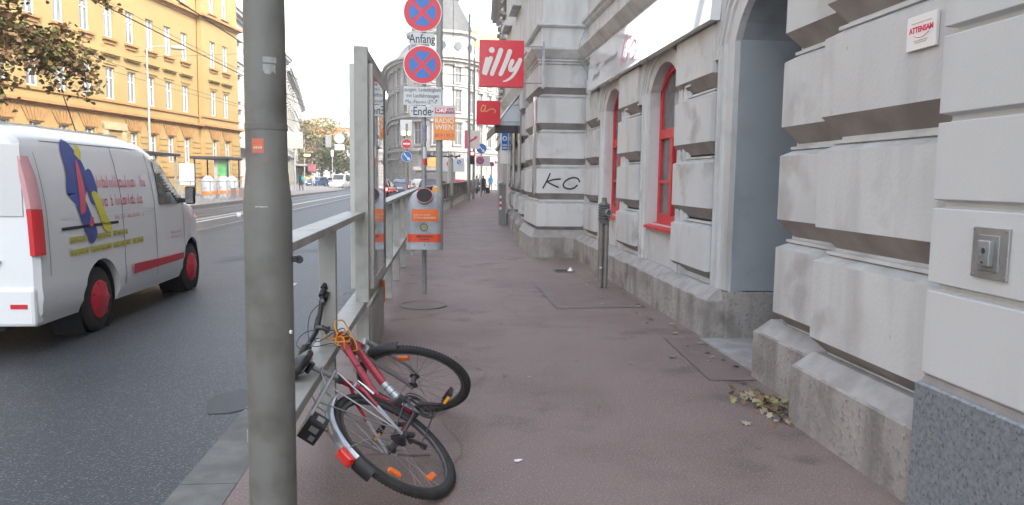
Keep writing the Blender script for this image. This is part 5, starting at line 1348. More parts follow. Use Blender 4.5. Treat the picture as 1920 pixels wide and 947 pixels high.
def scrib(t0,t1,z,h,m,dens=.07,name='blurred_lettering'):
    # rows of short rounded strokes standing in for lettering that the photo does not resolve
    mb=MB(); t=t0
    while t<t1:
        w=dens*rr.uniform(.5,.9)
        if rr.random()>.14:
            k=rr.choice((0,1,2)); hh=h*rr.choice((.62,.62,1))
            P=[(t,z),(t+w*.2,z),(t+w*.2,z+hh),(t,z+hh)]
            def quad(P): mb.poly([(VX+vside(x,zz)+.006,VY+x,VZ+zz) for x,zz in P])
            quad(P)
            if k: quad([(t+w*.2,z),(t+w*.75,z),(t+w*.75,z+h*.14),(t+w*.2,z+h*.14)])
            if k>1: quad([(t+w*.2,z+h*.5),(t+w*.75,z+h*.5),(t+w*.75,z+h*.64),(t+w*.2,z+h*.64)])
            quad([(t+w*.75,z+(0 if k else h*.1)),(t+w*.92,z),(t+w*.92,z+h*.6),(t+w*.75,z+h*.6)])
        t+=w*1.15
    return mb.build(name,m,vn)
scrib(1.20,2.45,1.47,.13,M_dred); scrib(1.30,2.30,1.28,.12,M_dred); scrib(1.55,2.3,1.10 if False else 1.135,.045,M_dred,.04)
scrib(3.15,3.5,.86,.04,M_dred,.04); scrib(3.15,3.5,.80,.03,M_dred,.04)
M_dol=mat('decal_yellow_strip',(.50,.48,.08),(.40,.38,.08),scale=30,rough=.4)
for t,z,t1 in ((.55,.955,1.85),(.55,.835,2.25)):
    x=t
    while x<t1:
        w=min(rr.uniform(.3,.5),t1-x); decal([(x,z),(x+w,z),(x+w,z+.058),(x,z+.058)],'yellow_text_strip',M_dol,.006,2); scrib(x+.02,x+w-.03,z+.012,.034,M_dark,.035,'dark_print'); x+=w+.04
# mirror, lamps, roof ribs
mb=MB(); mb.box(VX+.98,VX+1.11,VY+3.62,VY+3.70,VZ+1.22,VZ+1.46); mi_=mb.build('wing_mirror',M_black,vn,True,bev=.03)
bx('mirror_arm',M_black,vn,VX+.88,VX+1.0,VY+3.62,VY+3.68,VZ+1.24,VZ+1.30)
bx('mirror_glass',M_silver,mi_,VX+.995,VX+1.095,VY+3.612,VY+3.62,VZ+1.24,VZ+1.44)
for s in (1,-1): MB().prism([(VX+s*.62,VY+4.60,VZ+.70),(VX+s*.86,VY+4.40,VZ+.75),(VX+s*.90,VY+4.15,VZ+.98),(VX+s*.70,VY+4.5,VZ+.95)],(0,.05,0)).build('headlight',M_silver,vn)
mb=MB()
for x in (-.5,-.2,.2,.5): mb.box(VX+x-.03,VX+x+.03,VY+.3,VY+2.7,VZ+2.04,VZ+2.068)
mb.build('roof_ribs',M_van,vn)
mb=MB(); mb.tube([(VX+.3,VY+2.2,VZ+2.06),(VX+.32,VY+1.9,VZ+2.45)],.006,6); mb.build('aerial',M_black,vn)

# ================= OTHER CARS
def car(name,label,x,y,rz,col,L=4.3,W=1.75,H=1.45,kind='sedan',lit=False,group='cars waiting on the road',z=G0):
    t=empty(name,(x,y,z),label,'car',group,rz)
    mc_=mat('car_paint_'+name+'_%d'%int(abs(x*100+y)),col,rough=.25,coat=.7)
    h=W/2
    if kind=='hatch': pr=[(0,.75,.95),(.12,.98,1.30),(.35,1.02,H),(1.6,1.0,H),(2.4,.95,1.32),(3.1,.93,.98),(4.0,.80,.85),(L,.55,.6)]
    elif kind=='van': pr=[(0,.8,1.5),(.1,1.0,H),(.4,1.0,H),(2.4,1.0,H),(2.9,1.0,1.45),(3.4,.95,1.1),(4.0,.85,.95),(L,.6,.6)]
    else: pr=[(0,.80,.85),(.1,.92,.98),(.65,.95,1.02),(1.2,.95,H-.05),(1.7,.95,H),(2.4,.95,H-.03),(3.1,.93,1.0),(4.0,.8,.85),(L,.55,.6)]
    def ring(s,hb,hr):
        w=h*(.9 if s in (0,) else .84 if s>=L-.01 else 1); k=max(0,min(1,(hr-hb)/.5)); wt=w-.20*k; top=max(hr,hb+.02)
        r=[(w*.92,.22),(w,.35),(w,.65),(w*.97,min(hb,.92)),(wt,top-.05),(wt*.85,top),(0,top+.02)]
        return [Vector((a,s,b)) for a,b in r]+[Vector((-a,s,b)) for a,b in r[-2::-1]]
    mb=MB(); mb.loft([ring(s,min(hb,.95),hr) for s,hb,hr in pr]); mb.build('body',mc_,t,True,world=False)
    # glass band
    def quad(pts,nm): 
        m_=MB(); m_.poly(pts); m_.build(nm,M_glass,t,world=False)
    top=H-.12; wt=h-.17
    r0=pr[0][0]; 
    if kind=='sedan': quad([(-wt-.02,.68,1.07),(wt+.02,.68,1.07),(wt-.08,1.12,top),(-wt+.08,1.12,top)],'rear_window')
    else: quad([(-wt,.02+.0,1.0),(wt,.02,1.0),(wt-.06,.13,top-.05),(-wt+.06,.13,top-.05)],'rear_window')
    fs=2.5 if kind!='van' else 2.95
    quad([(-wt,3.06 if kind!='van' else 3.38,1.06 if kind!='van' else 1.2),(wt,3.06 if kind!='van' else 3.38,1.06 if kind!='van' else 1.2),(wt-.06,fs,top),(-wt+.06,fs,top)],'windscreen')
    for s in (-1,1):
        quad([(s*(h+.004),.9,.98),(s*(h+.004),2.85,.98),(s*(wt+.03),2.4,top),(s*(wt+.03),1.25,top)],'side_window')
        for yy in (.85,L-.85):
            w_=MB(); w_.lathe((s*(h+.01),yy,.31),(-s,0,0),[(0,.24),(.02,.31),(.2,.31)],20); wo2=w_.build('wheel',M_blk2,t,True,world=False)
            MB().disc((s*(h+.012),yy,.31),(s,0,0),.2,.008,16).build('rim',M_galv,wo2,world=False)
        ml=mat('brake_light_lit',(1,.05,.05),emit=6.) if lit else M_vred
        MB().box(s*h*.78-.17,s*h*.78+.15,-.025,.03,.70,.90).build('tail_light',ml,t,world=False,bev=.02)
        MB().box(s*h*.72-.18,s*h*.72+.16,L-.12,L-.02,.56,.70).build('headlight',mat('headlamp_glow',(.9,.9,.85),emit=1.2),t,world=False)
        MB().box(s*(h+.02)-.06,s*(h+.02)+.06,2.75,2.83,.95,1.08).build('wing_mirror',mc_,t,world=False)
    MB().box(-.26,.26,-.03,-.005,.62,.73).build('number_plate',M_white,t,world=False); MB().box(-.26,.26,L,L+.02,.42,.52).build('number_plate',M_white,t,world=False)
    MB().box(-h*.9,h*.9,-.05,.1,.28,.55).build('rear_bumper',mc_,t,world=False,bev=.03)
    return t
car('dark_red_car','dark red car with brake lights glowing, half hidden by the poster case',-4.55,50,-.10,(.10,.012,.018),L=4.2,kind='hatch',lit=True,H=1.5)
car('blue_sedan','dark blue sedan seen from behind left of the litter bin',-3.85,66,-.10,(.05,.06,.12),kind='sedan',lit=True)
car('silver_hatchback','silver hatchback beyond the blue sedan',-2.6,78,-.35,(.55,.56,.58),kind='hatch')
car('dark_blue_estate','dark estate car with red lights behind the radio sign mast',-.95,52,-.15,(.05,.04,.09),kind='hatch',lit=True,H=1.5,L=4.4)
car('red_car','red car at the crossing right of the radio sign mast',1.15,70,-.3,(.45,.02,.03),kind='hatch',lit=True)
car('white_minivan','white minivan facing the camera on the far side of the road',-13.2,104,PI-.25,(.34,.35,.36),kind='van',H=1.9,L=4.4,W=1.85,group='cars on the far side')
car('blue_parked_car','blue car parked in front of the last left house',-18.6,118,PI-.35,(.05,.09,.18),kind='hatch',H=1.5,group='cars on the far side')
car('silver_parked_car','silver car parked behind the blue one',-18.6,126,PI-.35,(.5,.52,.54),kind='hatch',H=1.5,group='cars on the far side')
car('dark_parked_car','dark car at the kerb beyond the walking people',4.2,88,.2,(.03,.035,.05),kind='hatch',group='cars on the far side')

# ================= PEOPLE
def skin_obj(pts,edges,rad,root=0,sub=1):
    me=bpy.data.meshes.new('tmp'); me.from_pydata(pts,edges,[]); o=bpy.data.objects.new('tmp',me); COL.objects.link(o)
    s=o.modifiers.new('s','SKIN'); u=o.modifiers.new('u','SUBSURF'); u.levels=sub; u.render_levels=sub
    for i,r in enumerate(rad):
        v=me.skin_vertices[0].data[i]; v.radius=(r[0],r[1]) if isinstance(r,tuple) else (r,r); v.use_root=(i==root)
    bpy.context.view_layer.update()
    m2=bpy.data.meshes.new_from_object(o.evaluated_get(bpy.context.evaluated_depsgraph_get())); bpy.data.objects.remove(o); return m2
M_skin=mat('skin',(.45,.27,.19),rough=.6); M_hair=mat('dark_hair',(.03,.022,.018),rough=.7)
def person(label,x,y,rz,coat,trous,h=1.72,arm='down',stride=.18,long_coat=True,hair=M_hair,z=0,group='people on the sidewalks',bag=None):
    k=h/1.72
    t=empty('person',(x,y,z),label,'person',group,rz)
    # joints: facing +y
    hs=.09
    J=dict(pel=(0,0,.93),wa=(0,.01,1.10),ch=(0,.02,1.30),nk=(0,.02,1.45),n2=(0,.03,1.52),hd=(0,.035,1.60),ht=(0,.03,1.69),
      hl=(-hs,0,.88),kl=(-hs,stride*.55+.03,.48),al=(-hs,stride*.4,.08),tl=(-hs-.01,stride*.4+.16,.03),
      hr=(hs,0,.88),kr=(hs,-stride*.2+.03,.48),ar=(hs,-stride,.10),tr=(hs+.01,-stride+.15,.03),
      sl=(-.17,.01,1.40),el=(-.24,-.03,1.14),wl=(-.25,.06,.90),fl=(-.25,.08,.81),
      sr=(.17,.01,1.40),er=(.24,-.03,1.14),wr=(.25,.06,.90),fr=(.25,.08,.81))
    if arm=='up': J['el']=(-.30,.10,1.52); J['wl']=(-.30,.16,1.78); J['fl']=(-.30,.17,1.88)
    if arm=='bent': J['er']=(.24,-.02,1.16); J['wr']=(.12,.22,1.22); J['fr']=(.05,.28,1.26)
    names=list(J); P=[tuple(c*k for c in J[n]) for n in names]; ix={n:i for i,n in enumerate(names)}
    E=[('pel','wa'),('wa','ch'),('ch','nk'),('nk','n2'),('n2','hd'),('hd','ht'),('pel','hl'),('hl','kl'),('kl','al'),('al','tl'),('pel','hr'),('hr','kr'),('kr','ar'),('ar','tr'),('ch','sl'),('sl','el'),('el','wl'),('wl','fl'),('ch','sr'),('sr','er'),('er','wr'),('wr','fr')]
    R=dict(pel=(.15,.11),wa=(.13,.095),ch=(.16,.11),nk=.06,n2=.055,hd=(.085,.10),ht=(.06,.07),hl=.085,kl=.06,al=.042,tl=.03,hr=.085,kr=.06,ar=.042,tr=.03,sl=.062,el=.045,wl=.032,fl=.03,sr=.062,er=.045,wr=.032,fr=.03)
    me=skin_obj(P,[(ix[a],ix[b]) for a,b in E],[R[n] for n in names])
    ms=[coat,trous,M_skin,hair,M_letter]
    for q in ms: me.materials.append(q)
    for p_ in me.polygons:
        c=p_.center/k; p_.use_smooth=True
        if c.z>1.49: p_.material_index=3 if (c.y<.02 or c.z>1.655) and abs(c.x)<.15 else 2
        elif c.z<.12: p_.material_index=4
        elif c.z<.90 and abs(c.x)<.2: p_.material_index=1
        elif (Vector(J['fl'])-c).length<.09 or (Vector(J['fr'])-c).length<.09: p_.material_index=2
        else: p_.material_index=0
    b=bpy.data.objects.new('body',me); COL.objects.link(b); b.parent=t
    m_=MB(); 
    n=18; rings=[]
    lo=.55 if long_coat else .86
    for zz,rx,ry in ((lo,.21,.17),(.80,.19,.15),(1.0,.165,.125),(1.18,.165,.125),(1.33,.185,.13),(1.42,.13,.10),(1.47,.075,.075)):
        rings.append([(rx*k*math.cos(2*PI*i/n)*(1+.03*math.sin(5*i)),(ry*k*math.sin(2*PI*i/n)+.01),zz*k) for i in range(n)])
    m_.loft(rings,True); m_.build('coat',coat,t,True,world=False)
    # face: nose, ears; hair cap
    m_=MB(); m_.lathe((0,.035*k,1.615*k),(0,-.25,1),[(-.03,.088*k),(.02,.100*k),(.06,.092*k),(.095,.06*k),(.108,.02*k)],14); m_.build('hair',hair,t,True,world=False)
    m_=MB(); m_.prism([(-.012*k,.125*k,1.59*k),(.012*k,.125*k,1.59*k),(0,.15*k,1.585*k)],(0,0,.035*k)); m_.box(-.04*k,-.02*k,.118*k,.128*k,1.62*k,1.628*k); m_.box(.02*k,.04*k,.118*k,.128*k,1.62*k,1.628*k); m_.box(-.02*k,.02*k,.112*k,.122*k,1.555*k,1.562*k); m_.build('face',M_skin,t,False,world=False)
    if bag: 
        m_=MB(); m_.stack(-.16,.16,-.30,-.12,[(1.0,.03),(1.03,0),(1.36,0),(1.42,.05)]); bb_=m_.build('backpack',bag,t,True,world=False)
    return t
C_blk=mat('black_coat',(.02,.02,.022),rough=.8); C_blue=mat('bright_blue_jacket',(.01,.27,.62),rough=.6); C_or=mat('orange_jacket',(.62,.14,.05),rough=.7); C_gr=mat('grey_coat',(.25,.24,.24),rough=.8); C_jean=mat('dark_trousers',(.03,.035,.05),rough=.8)
person('person in a long black coat with teal backpack on the far sidewalk behind the mast',-14.0,75,1.2,C_blk,C_blk,1.78,bag=mat('teal_bag',(.03,.32,.30),rough=.6),z=.02)
person('person in dark jacket walking near the shop beside the mast',-15.3,75,2.2,C_gr,C_jean,1.7,long_coat=False,z=.02)
person('person in orange jacket in front of the last left house',-17.9,98,-.6,C_or,C_jean,1.7,long_coat=False,z=.02)
person('person in pale top beside the one in orange',-17.3,101,-.4,mat('pale_top',(.55,.45,.45),rough=.8),C_jean,1.68,long_coat=False,z=.02)
person('person in grey coat with one arm raised at the end of the sidewalk',3.0,68,2.9,C_gr,C_blk,1.72,arm='up',stride=.3)
person('person in black coat walking beside the one with raised arm',3.75,71,.1,C_blk,C_blk,1.75,stride=.25)
person('person in bright blue jacket at the far end of the sidewalk',5.4,86,.1,C_blue,C_jean,1.85,long_coat=False,stride=.2)
# trolley suitcase
t=empty('suitcase',(4.15,70.5,0),'black trolley suitcase pulled along beside the person in black coat','suitcase')
bx('shell',C_blk,t,3.95,4.35,70.4,70.7,.08,.62,bev=.03); mb=MB(); mb.tube([(4.02,70.4,.6),(4.0,70.2,.95),(4.28,70.2,.95),(4.28,70.4,.6)],.012,6); mb.build('handle',M_galv,t)
for x in (4.0,4.3): MB().disc((x,70.55,.05),(1,0,0),.05,.03,12).build('wheel',M_blk2,t)
# scooters far left
for i,(x,y) in enumerate(((-15.5,112),(-15.9,109))):
    t=empty('motor_scooter',(x,y,G0),('dark scooter facing the camera left of the white minivan','second scooter parked beside the dark one')[i],'scooter','scooters on the far side',.2)
    mb=MB(); mb.loft([[(-.14*s,y_,z_-.1),(.14*s,y_,z_-.1),(.16*s,y_,z_+.15),(-.16*s,y_,z_+.15)] for y_,z_,s in ((-.7,.75,.6),(-.3,.7,1),(.1,.4,1),(.45,.45,1.2),(.6,.9,1.2),(.62,1.1,.8))]); mb.build('body',(M_white,C_blk)[i],t,True,world=False)
    for yy in (-.55,.62): MB().torus((0,yy,.25),(1,0,0),.2,.05,20,8).build('wheel',M_blk2,t,world=False)
    mb=MB(); mb.tube([(-.33,.5,1.1),(0,.55,1.12),(.33,.5,1.1)],.015,6); mb.build('handlebar',M_black,t,world=False)

# ================= POSTS, MASTS, TRAFFIC SIGNS
def mast(name,label,x,y,h,r,cat='mast',m=None,z=0,r2=None):
    t=empty(name,(x,y,z),label,cat); MB().tube([(x,y,z-.02),(x,y,z+h)],[r,r2 or r*.75],14).build('pole',m or M_galv,t,True); return t
M_mg=mat('mast_grey',(.30,.31,.30),(.26,.27,.26),scale=5,rough=.6)
# ORF mast
t=mast('radio_sign_mast','grey tram mast carrying the orange radio sign right of the no-stopping signs',-.10,16.2,8.5,.075,m=M_mg,r2=.06)
MB().lathe((-.16,16.2,.92),(0,0,1),[(0,.075),(.02,.085),(.36,.085),(.4,.06)],20).build('mast_base',mat('cream_plastic',(.5,.5,.46),rough=.6),t,True)
MB().lathe((-.16,16.2,1.19),(0,0,1),[(0,.087),(.10,.087)],20,cap=False).build('orange_collar',mat('amber_band',(.75,.35,.05),rough=.5),t)
MB().lathe((-.1,16.2,.0),(0,0,1),[(0,.09),(1.2,.09),(1.25,.075)],20).build('mast_foot',M_mg,t,True)
b=bx('sign_panel',mat('sign_frame_pale',(.58,.57,.55),rough=.5),t,-.225,.245,16.06,16.09,2.29,3.03,bev=.004)
M_pinkred=mat('orf_red',(.62,.05,.13),rough=.4)
bx('orange_panel',mat('radio_orange',(.80,.30,.06),rough=.4),b,-.215,.235,16.05,16.058,2.30,2.78)
bx('red_strip',M_pinkred,b,-.19,.08,16.05,16.058,2.86,2.97); bx('purple_strip',mat('orf_purple',(.40,.06,.14),rough=.4),b,.085,.215,16.05,16.058,2.86,2.97)
text('lettering','ORF',.115,M_white,b,(-.055,16.049,2.915),(1,0,0),(0,0,1),.001,1.1,.004)
text('lettering','W',.115,M_signgrey,b,(.15,16.049,2.915),(1,0,0),(0,0,1),.001,1.1,.001)
text('lettering','RADIO',.145,mat('pale_orange_print',(.78,.66,.58),rough=.4),b,(.01,16.049,2.70),(1,0,0),(0,0,1),.001,.92,.003)
text('lettering','WIEN',.155,MATS['pale_orange_print'],b,(.01,16.049,2.565),(1,0,0),(0,0,1),.001,1.0,.003)
text('lettering','89.9 | 95.3',.11,M_pinkred,b,(.01,16.049,2.39),(1,0,0),(0,0,1),.001,.85,.002)
# no-entry post
def rsign(t,x,y,z,r,kind):
    mb=MB(); mb.disc((x,y,z),(0,-1,0),r,.02,28); o=mb.build('sign_disc',M_white if kind not in ('back',) else M_grey,t)
    if kind=='noentry':
        MB().disc((x,y-.022,z),(0,-1,0),r*.93,.004,28).build('red_disc',M_red,o); bx('white_bar',M_white,o,x-r*.7,x+r*.7,y-.032,y-.028,z-r*.16,z+r*.16)
    if kind=='keepright':
        MB().disc((x,y-.022,z),(0,-1,0),r*.93,.004,28).build('blue_disc',M_blue,o)
        mb=MB(); ribbon(mb,[(-r*.45,r*.5),(r*.3,-r*.4)],r*.2,(x,y-.03,z),(1,0,0),(0,0,1),(0,-1,0),0,False); mb.poly([(x+r*.6,y-.034,z-r*.65),(x+r*.5,y-.034,z-r*.05),(x+r*.0,y-.034,z-r*.55)]); mb.build('white_arrow',M_white,o)
    if kind=='redring':
        MB().disc((x,y-.022,z),(0,-1,0),r*.96,.004,28).build('red_disc',M_red,o); MB().disc((x,y-.028,z),(0,-1,0),r*.5,.004,24).build('inner_disc',M_blue,o)
    return o
t=mast('traffic_sign_post','grey post with no-entry sign above a blue arrow sign, left of the sign post',-2.35,48,5.0,.09,'sign',M_mg,G0)
rsign(t,-2.35,47.9,3.70-.1,.33,'noentry'); rsign(t,-2.35,47.9,2.95-.15,.33,'keepright')
bx('yellow_light_box',mat('lit_yellow_number_box',(.95,.85,.25),emit=1.6),t,-2.75,-1.95,47.85,47.95,4.75,4.98) if False else None
t2=mast('stop_display_post','grey post with a yellow lit tram number box behind the no-entry post',-2.7,56,5.4,.10,'display',M_mg,G0)
b=bx('display_box',M_signgrey,t2,-3.2,-2.35,55.8,56,4.55,5.7); bx('lit_number',mat('lit_yellow_number_box',(.95,.85,.25),emit=1.6),b,-3.05,-2.5,55.78,55.8,4.6,4.85)
# masts at px 877/885 with arms
t=mast('tram_mast','tall thin mast with overhead arms right of the radio sign mast',1.65,50,12.2,.10,m=M_mg,r2=.07)
MB().tube([(1.65,50,10.9),(-3.2,50,11.2)],.03,6).build('arm',M_mg,t); MB().tube([(1.65,50,8.2),(-2.2,50,8.45)],.03,6).build('arm',M_mg,t)
t=mast('tram_mast','second thinner mast close to the right of the first one',2.15,54,10.0,.09,m=M_mg)
# pink poster flag and traffic light on first junction post
t=mast('traffic_light','post with red traffic light below a pink poster, at the end of the railing',1.80,52,4.9,.07,'traffic light',M_mg)
b=bx('signal_housing',M_black,t,1.80,2.12,51.7,51.9,2.45,3.35,bev=.03)
MB().disc((1.96,51.7,3.18),(0,-1,0),.11,.03,16).build('red_lamp',mat('red_lamp_lit',(1,.04,.05),emit=7.),b)
for z in (2.9,2.62): MB().disc((1.96,51.7,z),(0,-1,0),.10,.02,16).build('dark_lamp',M_dark,b)
t=empty('advertising_flag',(1.75,51.5,3.4),'pale pink poster with a red arrow on the mast by the traffic light','poster')
b=bx('poster_panel',mat('poster_pink_white',(.72,.60,.61),(.75,.72,.71),scale=2,rough=.5),t,1.45,2.45,51.45,51.5,3.5,4.75)
bx('pink_edge',mat('poster_pink',(.68,.12,.24),rough=.5),b,1.40,1.72,51.42,51.449,3.5,4.75)
mb=MB(); ribbon(mb,[(-.25,-.12),(.12,.1)],.12,(2.0,51.44,4.1),(1,0,0),(0,0,1),(0,-1,0),0,False); mb.poly([(2.05,51.435,4.32),(2.32,51.435,4.36),(2.16,51.435,4.1)]); mb.build('red_arrow',M_red,b)
t=mast('traffic_sign_post','post with a big blue round sign and red prohibition sign at the crossing',3.0,60,4.2,.06,'sign',M_mg)
o=rsign(t,3.0,59.9,3.85,.42,'keepright'); rsign(t,2.9,59.9,2.9,.33,'redring'); bx('back_panel',M_signgrey,t,2.55,3.7,59.92,59.95,2.45,3.25)
t=mast('traffic_sign_post','post with a board of small round signs left of the traffic light',0.9,62,3.6,.06,'sign',M_mg)
b=bx('sign_board',M_signgrey,t,-.1,1.7,61.9,61.95,2.0,3.1); rsign(t,.45,61.88,2.65,.25,'redring'); rsign(t,1.25,61.88,2.8,.18,'keepright')
t=mast('traffic_sign_post','single small round no-stopping sign on a thin post near the last right house',5.0,78,3.2,.05,'sign',M_mg); rsign(t,5.0,77.9,2.95,.25,'redring')
t=mast('surveillance_mast','grey mast behind the radio sign with dark double lamp arms',-.55,70,5.0,.09,m=M_mg,z=G0)
for x in (-1.6,.5,1.2):
    MB().tube([(x,69.9,2.6),(x-.05,69.9,3.5),(x+.35,69.9,3.55)],.10,8).build('lamp_arm',M_letter,t)
MB().tube([(-1.7,69.9,3.45),(1.5,69.9,3.5)],.07,8).build('cross_arm',M_letter,t)
# left side: lamp, billboard, clock sign, signals
t=mast('street_lamp','slender grey street lamp in front of the yellow building',-18.8,50,9.4,.09,'street lamp',M_mg,r2=.05)
MB().tube(catmull([(-18.8,50,9.35),(-18.2,50,9.55),(-17.3,50,9.55)],4),.04,8).build('arm',M_mg,t)
MB().lathe((-17.35,50,9.52),(1,0,-.05),[(0,.04),(.1,.13),(.7,.15),(.95,.05)],12).build('lamp_head',M_mg,t,True)
M_pw=mat('poster_frame_white',(.40,.39,.38),rough=.5)
t=mast('billboard','square lit billboard with a warm orange picture on a pole beside the mast',-13.6,70,5.2,.09,'billboard',M_mg,z=.02)
b=bx('frame',M_pw,t,-14.25,-12.85,69.8,70,3.95,5.45,bev=.03); bx('poster',mat('orange_portrait_poster',(.75,.42,.20),(.70,.62,.52),scale=2.4,rough=.5),b,-14.05,-13.05,69.78,69.8,4.1,5.3)
t=mast('stop_display_post','post with a small dark display with green figures near the black shop band',-14.2,78,4.3,.07,'display',M_mg,z=.02)
b=bx('display_box',M_letter,t,-14.6,-13.2,77.9,78,3.35,3.85); bx('lit_number',mat('lit_green_number',(.6,.9,.2),emit=1.),b,-14.2,-13.6,77.88,77.9,3.5,3.7)
t=mast('shop_sign_post','thin post with a small dark shop sign under the billboard',-13.6,79,3.2,.05,'sign',M_mg,z=.02); bx('sign_panel',mat('dark_red_panel',(.3,.10,.12),rough=.5),t,-14.0,-13.2,78.9,79,2.0,2.7)
for i,(x,y,h) in enumerate(((-11.0,92,4.2),(-10.0,84,3.9),(-14.6,100,5.0))):
    t=mast('signal_post','thin grey post %s on the far pavement'%('with a signal head','left of the white minivan','near the last left house')[i],x,y,h,.07,'post',M_mg,z=G0,)
    bx('signal_head',M_signgrey,t,x-.15,x+.15,y-.1,y+.1,h-.9,h-.1)
# hanging traffic light and round sign seen from behind, on span wires
t=empty('hanging_signal',(-9.6,66,5.0),'traffic signal hanging over the road seen from behind','traffic light')
bx('signal_housing',M_grey,t,-10.2,-9.7,65.8,66.1,3.95,5.0,bev=.04); MB().tube([(-9.9,66,5.0),(-9.9,66,5.4)],.02,6).build('hanger',M_mg,t)
for z in (4.1,4.42,4.74): MB().tube([(-10.2,65.95,z),(-10.42,65.95,z-.03)],.12,8).build('visor',M_letter,t)
t=empty('hanging_round_sign',(-9.8,66,5),'pale round sign above a square plate seen from behind, hanging over the road','sign')
MB().disc((-9.0+.55-.55,66,4.75),(0,-1,0),.42,.03,28).build('round_sign',M_signgrey,t); bx('square_plate',M_signgrey,t,-9.42,-8.58,65.97,66,3.75,4.25); MB().tube([(-9,66.03,3.7),(-9,66.03,5.4)],.025,6).build('hanger',M_mg,t)
# overhead wires
def wire(a,b,sag,label,r=.012):
    a=Vector(a);b=Vector(b); pts=[a.lerp(b,k/12)-Vector((0,0,sag*4*(k/12)*(1-k/12))) for k in range(13)]
    o=MB().tube(pts,r,5).build('overhead_wire',M_letter,None,org=tuple(a)); tag(o,label,'wire','overhead wires')
wire((-21.5,55,9.6),(1.65,50,10.9),.3,'overhead wire from the yellow building to the tall mast')
wire((-8,-5,6.6),(-6.5,95,6.0),.0,'overhead tram contact wire running along the near track',.02)
wire((-10.4,-5,6.6),(-9,95,6.0),.0,'overhead tram contact wire running along the far track',.02)
wire((-22.5,50,13.0),(-8.5,70,6.3),.2,'long wire crossing the yellow facade from upper left',.02)
wire((-24,41,9.5),(-9.9,66,5.4),.25,'wire sloping down in front of the yellow windows',.015)
wire((-22.5,51,8.4),(-9.0,66,5.4),.2,'lower wire sloping to the hanging signal',.015)
wire((1.65,50,12),(2.5,26,9.0),.2,'wire between the tall mast and the right houses',.012)
wire((.35,30,9.2),(.6,50,5.6),.2,'slanting wire left of the tall mast',.01)
wire((-.1,40,9),(1.65,50,7.5),.0,'short stay wire below the mast arm',.01)
# tram stop: shelter, fence, banners, litter bins on the far sidewalk
t=empty('tram_shelter',(-16,54,0),'dark framed shelter with green and orange poster beside the mast','shelter')
bx('roof',M_letter,t,-17.2,-14.6,52.5,56,2.55,2.75,bev=.05)
bx('poster_frame',M_mg,t,-15.75,-14.7,53.0,53.1,.05,2.55)
bx('green_poster',mat('green_poster',(.06,.22,.08),(.10,.35,.12),scale=3,rough=.5),t,-15.5,-14.85,52.97,52.995,1.4,2.35); bx('orange_poster',mat('orange_poster',(.62,.12,.05),(.75,.25,.12),scale=5,rough=.5),t,-15.5,-14.85,52.97,52.995,.45,1.39)
for x in (-17,-14.8):
    for y in (52.9,55.7): bx('shelter_post',M_letter,t,x-.04,x+.04,y-.04,y+.04,.02,2.55)
t=empty('tram_shelter',(-15.8,38,0),'low dark roofed shelter behind the bonnet of the van','shelter')
bx('roof',M_letter,t,-16.6,-14.2,36,42,2.45,2.6,bev=.04)
for x in (-16.4,-14.4):
    for y in (36.3,39,41.7): bx('shelter_post',M_mg,t,x-.04,x+.04,y-.04,y+.04,.02,2.45)
bx('glass_wall',mat('shelter_glass',(.35,.37,.38),rough=.05),t,-16.45,-16.42,36.3,41.7,.3,2.2)
t=empty('stop_railing',(-12.8,44,0),'thin grey railing with banners along the far tram stop','railing')
for i in range(14):
    y=36+1.6*i; bx('post',M_mg,t,-12.86,-12.80,y-.03,y+.03,.0,1.15)
for z in (.35,1.1): bx('rail',M_mg,t,-12.85,-12.81,36,57,z,z+.05)
for y,m_ in ((46.2,'grey_banner'),(48.0,'grey_banner')): bx('banner',mat(m_,(.26,.23,.21),rough=.8),t,-12.8,-12.78,y,y+1.3,.12,.7)
for i,(x,y) in enumerate(((-14.2,46.5),(-14.0,49.0),(-14.1,51.2))):
    t=empty('waste_container',(x,y,0),('grey rounded container with orange band behind the stop railing','second container with white top behind the stop railing','third container beside the shelter')[i],'container','containers at the tram stop')
    MB().lathe((x,y,.03),(0,0,1),[(0,.42),(.1,.45),(1.0,.42),(1.25,.32),(1.4,.1)],20).build('shell',M_bin,t,True); MB().lathe((x,y,.28),(0,0,1),[(0,.452),(.22,.448)],20,cap=False).build('orange_band',M_orange,t)
t=empty('notice_board',(-14.5,44,0),'pale grey notice board on posts at the foot of the yellow building','notice board')
bx('panel',M_signgrey,t,-15.0,-14.2,44,44.1,.9,2.1); bx('post',M_mg,t,-14.95,-14.88,44.03,44.1,.0,.9); bx('post',M_mg,t,-14.32,-14.25,44.03,44.1,.0,.9)
t=empty('shop_flag_sign',(-17,28,0),'red and white bicycle lane style board at the left edge above the van','sign')
bx('red_board',M_red,t,-17.0,-16.22,27.9,28,3.36,3.82)
mb=MB(); mb.prism([(-16.95,27.88,3.72),(-16.78,27.88,3.72),(-16.70,27.88,3.56),(-16.82,27.88,3.42),(-16.93,27.88,3.54)],(0,.015,0)); mb.prism([(-16.62,27.88,3.74),(-16.28,27.88,3.74),(-16.28,27.88,3.52),(-16.45,27.88,3.41),(-16.60,27.88,3.50)],(0,.015,0)); mb.build('white_shields',M_white,t)
MB().torus((-16.43,27.87,3.6),(0,1,0),.08,.015,20,6).build('ring_mark',M_letter,t)
for x in (-16.85,-16.4): MB().tube([(x,28.05,0),(x,28.05,3.4)],.04,8).build('post',M_mg,t)

